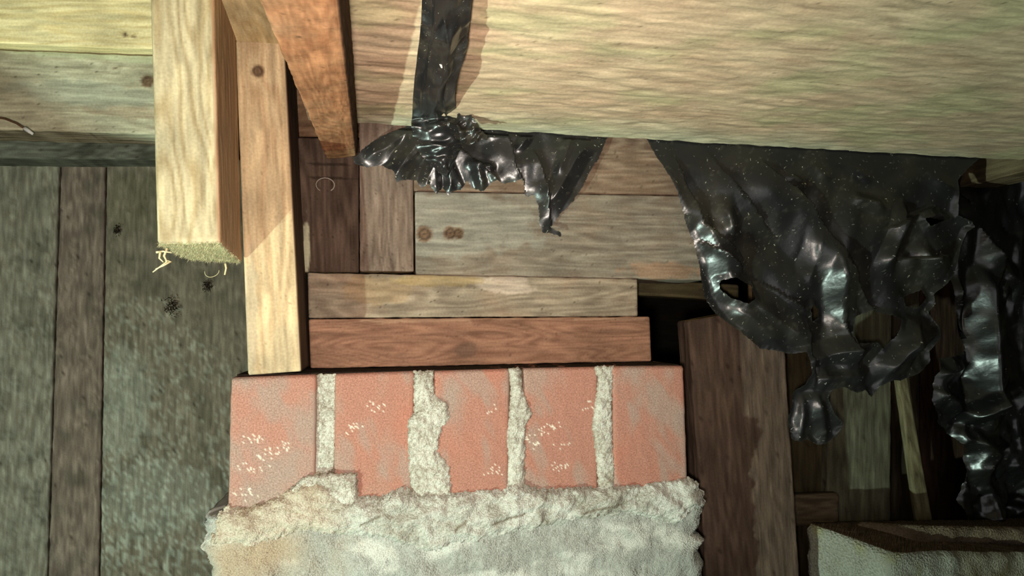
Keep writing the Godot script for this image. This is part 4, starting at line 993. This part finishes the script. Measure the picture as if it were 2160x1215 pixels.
	var o3 := PackedVector2Array([Vector2(0.6195, 0.6379), Vector2(0.8049, 0.6503), Vector2(0.7779, 0.1616), Vector2(0.6827, 0.192), Vector2(0.656, 0.2315), Vector2(0.6461, 0.2566), Vector2(0.6583, 0.2828), Vector2(0.6595, 0.3112), Vector2(0.6418, 0.3289), Vector2(0.6181, 0.3451), Vector2(0.6106, 0.3695), Vector2(0.6158, 0.3953), Vector2(0.627, 0.4149), Vector2(0.6506, 0.4184), Vector2(0.6608, 0.4246), Vector2(0.652, 0.45), Vector2(0.6442, 0.487), Vector2(0.6429, 0.5295), Vector2(0.6405, 0.5614), Vector2(0.617, 0.5767)])
	var k4 := [
		[Vector2(0.6645, 0.5945), Vector2(0.6993, 0.5198), 0.02, 0.025, 1], [Vector2(0.6934, 0.5305), Vector2(0.7305, 0.4986), 0.016, 0.02, 0], [Vector2(0.6826, 0.5034), Vector2(0.6814, 0.3392), 0.022, 0.022, 0], [Vector2(0.7111, 0.4984), Vector2(0.6953, 0.434), 0.016, 0.014, 0],
		[Vector2(0.654, 0.4977), Vector2(0.6571, 0.4236), 0.010, 0.016, 1], [Vector2(0.6251, 0.3978), Vector2(0.6564, 0.4078), 0.014, 0.016, 0], [Vector2(0.6181, 0.3771), Vector2(0.66, 0.3502), 0.012, 0.014, 0], [Vector2(0.66, 0.3502), Vector2(0.6923, 0.3704), 0.018, 0.014, 0], [Vector2(0.6468, 0.3298), Vector2(0.6956, 0.3073), 0.012, 0.016, 0], [Vector2(0.6768, 0.308), Vector2(0.6917, 0.2244), 0.012, 0.02, 0]]
	var t3 := film(self, "plastic_curtain", [o3], 0.0022,
		func(x: float, y: float, s: float) -> Vector3:
			var low := smoothstep(0.45, 0.3, y)
			var z: float = -0.672 + creased(x, y, k4) + nz.soft.get_noise_2d(x, y * 0.5) * 0.010 + (nz.crumple.get_noise_2d(x * 0.8, y * 0.7) + 0.4) * (0.003 + 0.008 * low) + nz.crumple.get_noise_2d(x * 2.2, y * 2.2) * 0.003 * low
			return Vector3(x, y, z), func(x: float, y: float, s: float, p: Vector3) -> Color: return (pc.call(x, y, s, p) as Color).lerp(c8(60, 60, 62), 0.6), M.plastic, {"rag": 0.0014, "uv": 4.0})  # film colour darkened to paint in the weaker light of this corner
	tag(t3, "darker crumpled black plastic curtain in the far right corner", "plastic sheet")

func cat(P: Array, i: int, t: float) -> Vector3:
	var a: Vector3 = P[maxi(i - 1, 0)]
	var b: Vector3 = P[i]
	var c: Vector3 = P[mini(i + 1, P.size() - 1)]
	var d: Vector3 = P[mini(i + 2, P.size() - 1)]
	return b.cubic_interpolate(c, a, d, t)

func brace() -> void:
	# a leaning brace just left of the view; the lamp on the ground throws its shadow on the older board
	var d := Vector3(0.0697, -0.0572, 0.0).normalized()
	var lamp := Vector3(-0.55, -0.04, 0.02)
	var m := lamp.lerp((Vector3(-0.2801, 0.6574, -0.675)), 0.42)
	var n := Vector3(-d.y, d.x, 0) * -0.055
	if n.y > 0.0: n = -n
	var a := m - d * 0.2
	var b := m + d * 0.055
	var z := Vector3(0, 0, -0.012)
	tag(timber(self, "brace", [a + n + z, a + z, a, a + n], [b + n + z, b + z, b, b + n], M.wood, wood({"light": c8(200, 180, 138), "dark": c8(170, 148, 108)}), {"seen": []}), "sloping wooden brace left of the picture that shades the older board", "brace")

# ------------------------------------------------------------------ small litter
func litter() -> void:
	var w := thing("cable_stub", Vector3(-0.2978, 0.6239, -0.66), "thin brown wire with a white tip below the older board", "wire")
	rod(w, "wire", [Vector3(-0.3271, 0.6319, -0.668), Vector3(-0.3107, 0.6292, -0.664), Vector3(-0.2996, 0.6246, -0.66), Vector3(-0.2904, 0.6186, -0.656)], 0.0011, 0.0009, M.wood, c8(96, 70, 50))
	rod(w, "white_tip", [Vector3(-0.2912, 0.619, -0.656), Vector3(-0.2881, 0.6172, -0.655), Vector3(-0.2844, 0.6146, -0.655)], 0.0022, 0.0012, M.grit, c8(210, 210, 205))
	var rng := RandomNumberGenerator.new()
	rng.seed = 12
	for q in [[Vector3(-0.2982, 0.4818, -1.143), 0.010, "dark tangled clump of cobweb on the rear board, below the hanging timber"], [Vector3(-0.3777, 0.5954, -1.143), 0.006, "small dark flake stuck to the rear board, left of the hanging timber's end"], [Vector3(-0.2474, 0.5128, -1.143), 0.007, "brown sliver stuck to the rear board, close left of the post"]]:
		var V := PackedVector3Array()
		var Cc := PackedColorArray()
		var U := PackedVector2Array()
		var I := PackedInt32Array()
		var at: Vector3 = q[0]
		for i in 90:
			var p: Vector3 = at + Vector3(rng.randfn() * 0.42, rng.randfn() * 0.62, absf(rng.randfn()) * 0.2) * float(q[1])
			var d := Vector3(rng.randfn(), rng.randfn(), rng.randfn() * 0.4).normalized() * float(q[1]) * 0.6
			var s := d.cross(Vector3(rng.randfn(), rng.randfn(), 1)).normalized() * 0.0007
			var n := V.size()
			V.append_array([p - s, p + s, p + d])
			for k in 3:
				Cc.append(c8(26, 24, 20) if i % 3 else c8(58, 46, 34))
				U.append(Vector2(0, 0))
			I.append_array([n, n + 1, n + 2])
		tag(put(self, "cobweb_clump", V, Cc, U, I, M.grit), q[2], "debris")
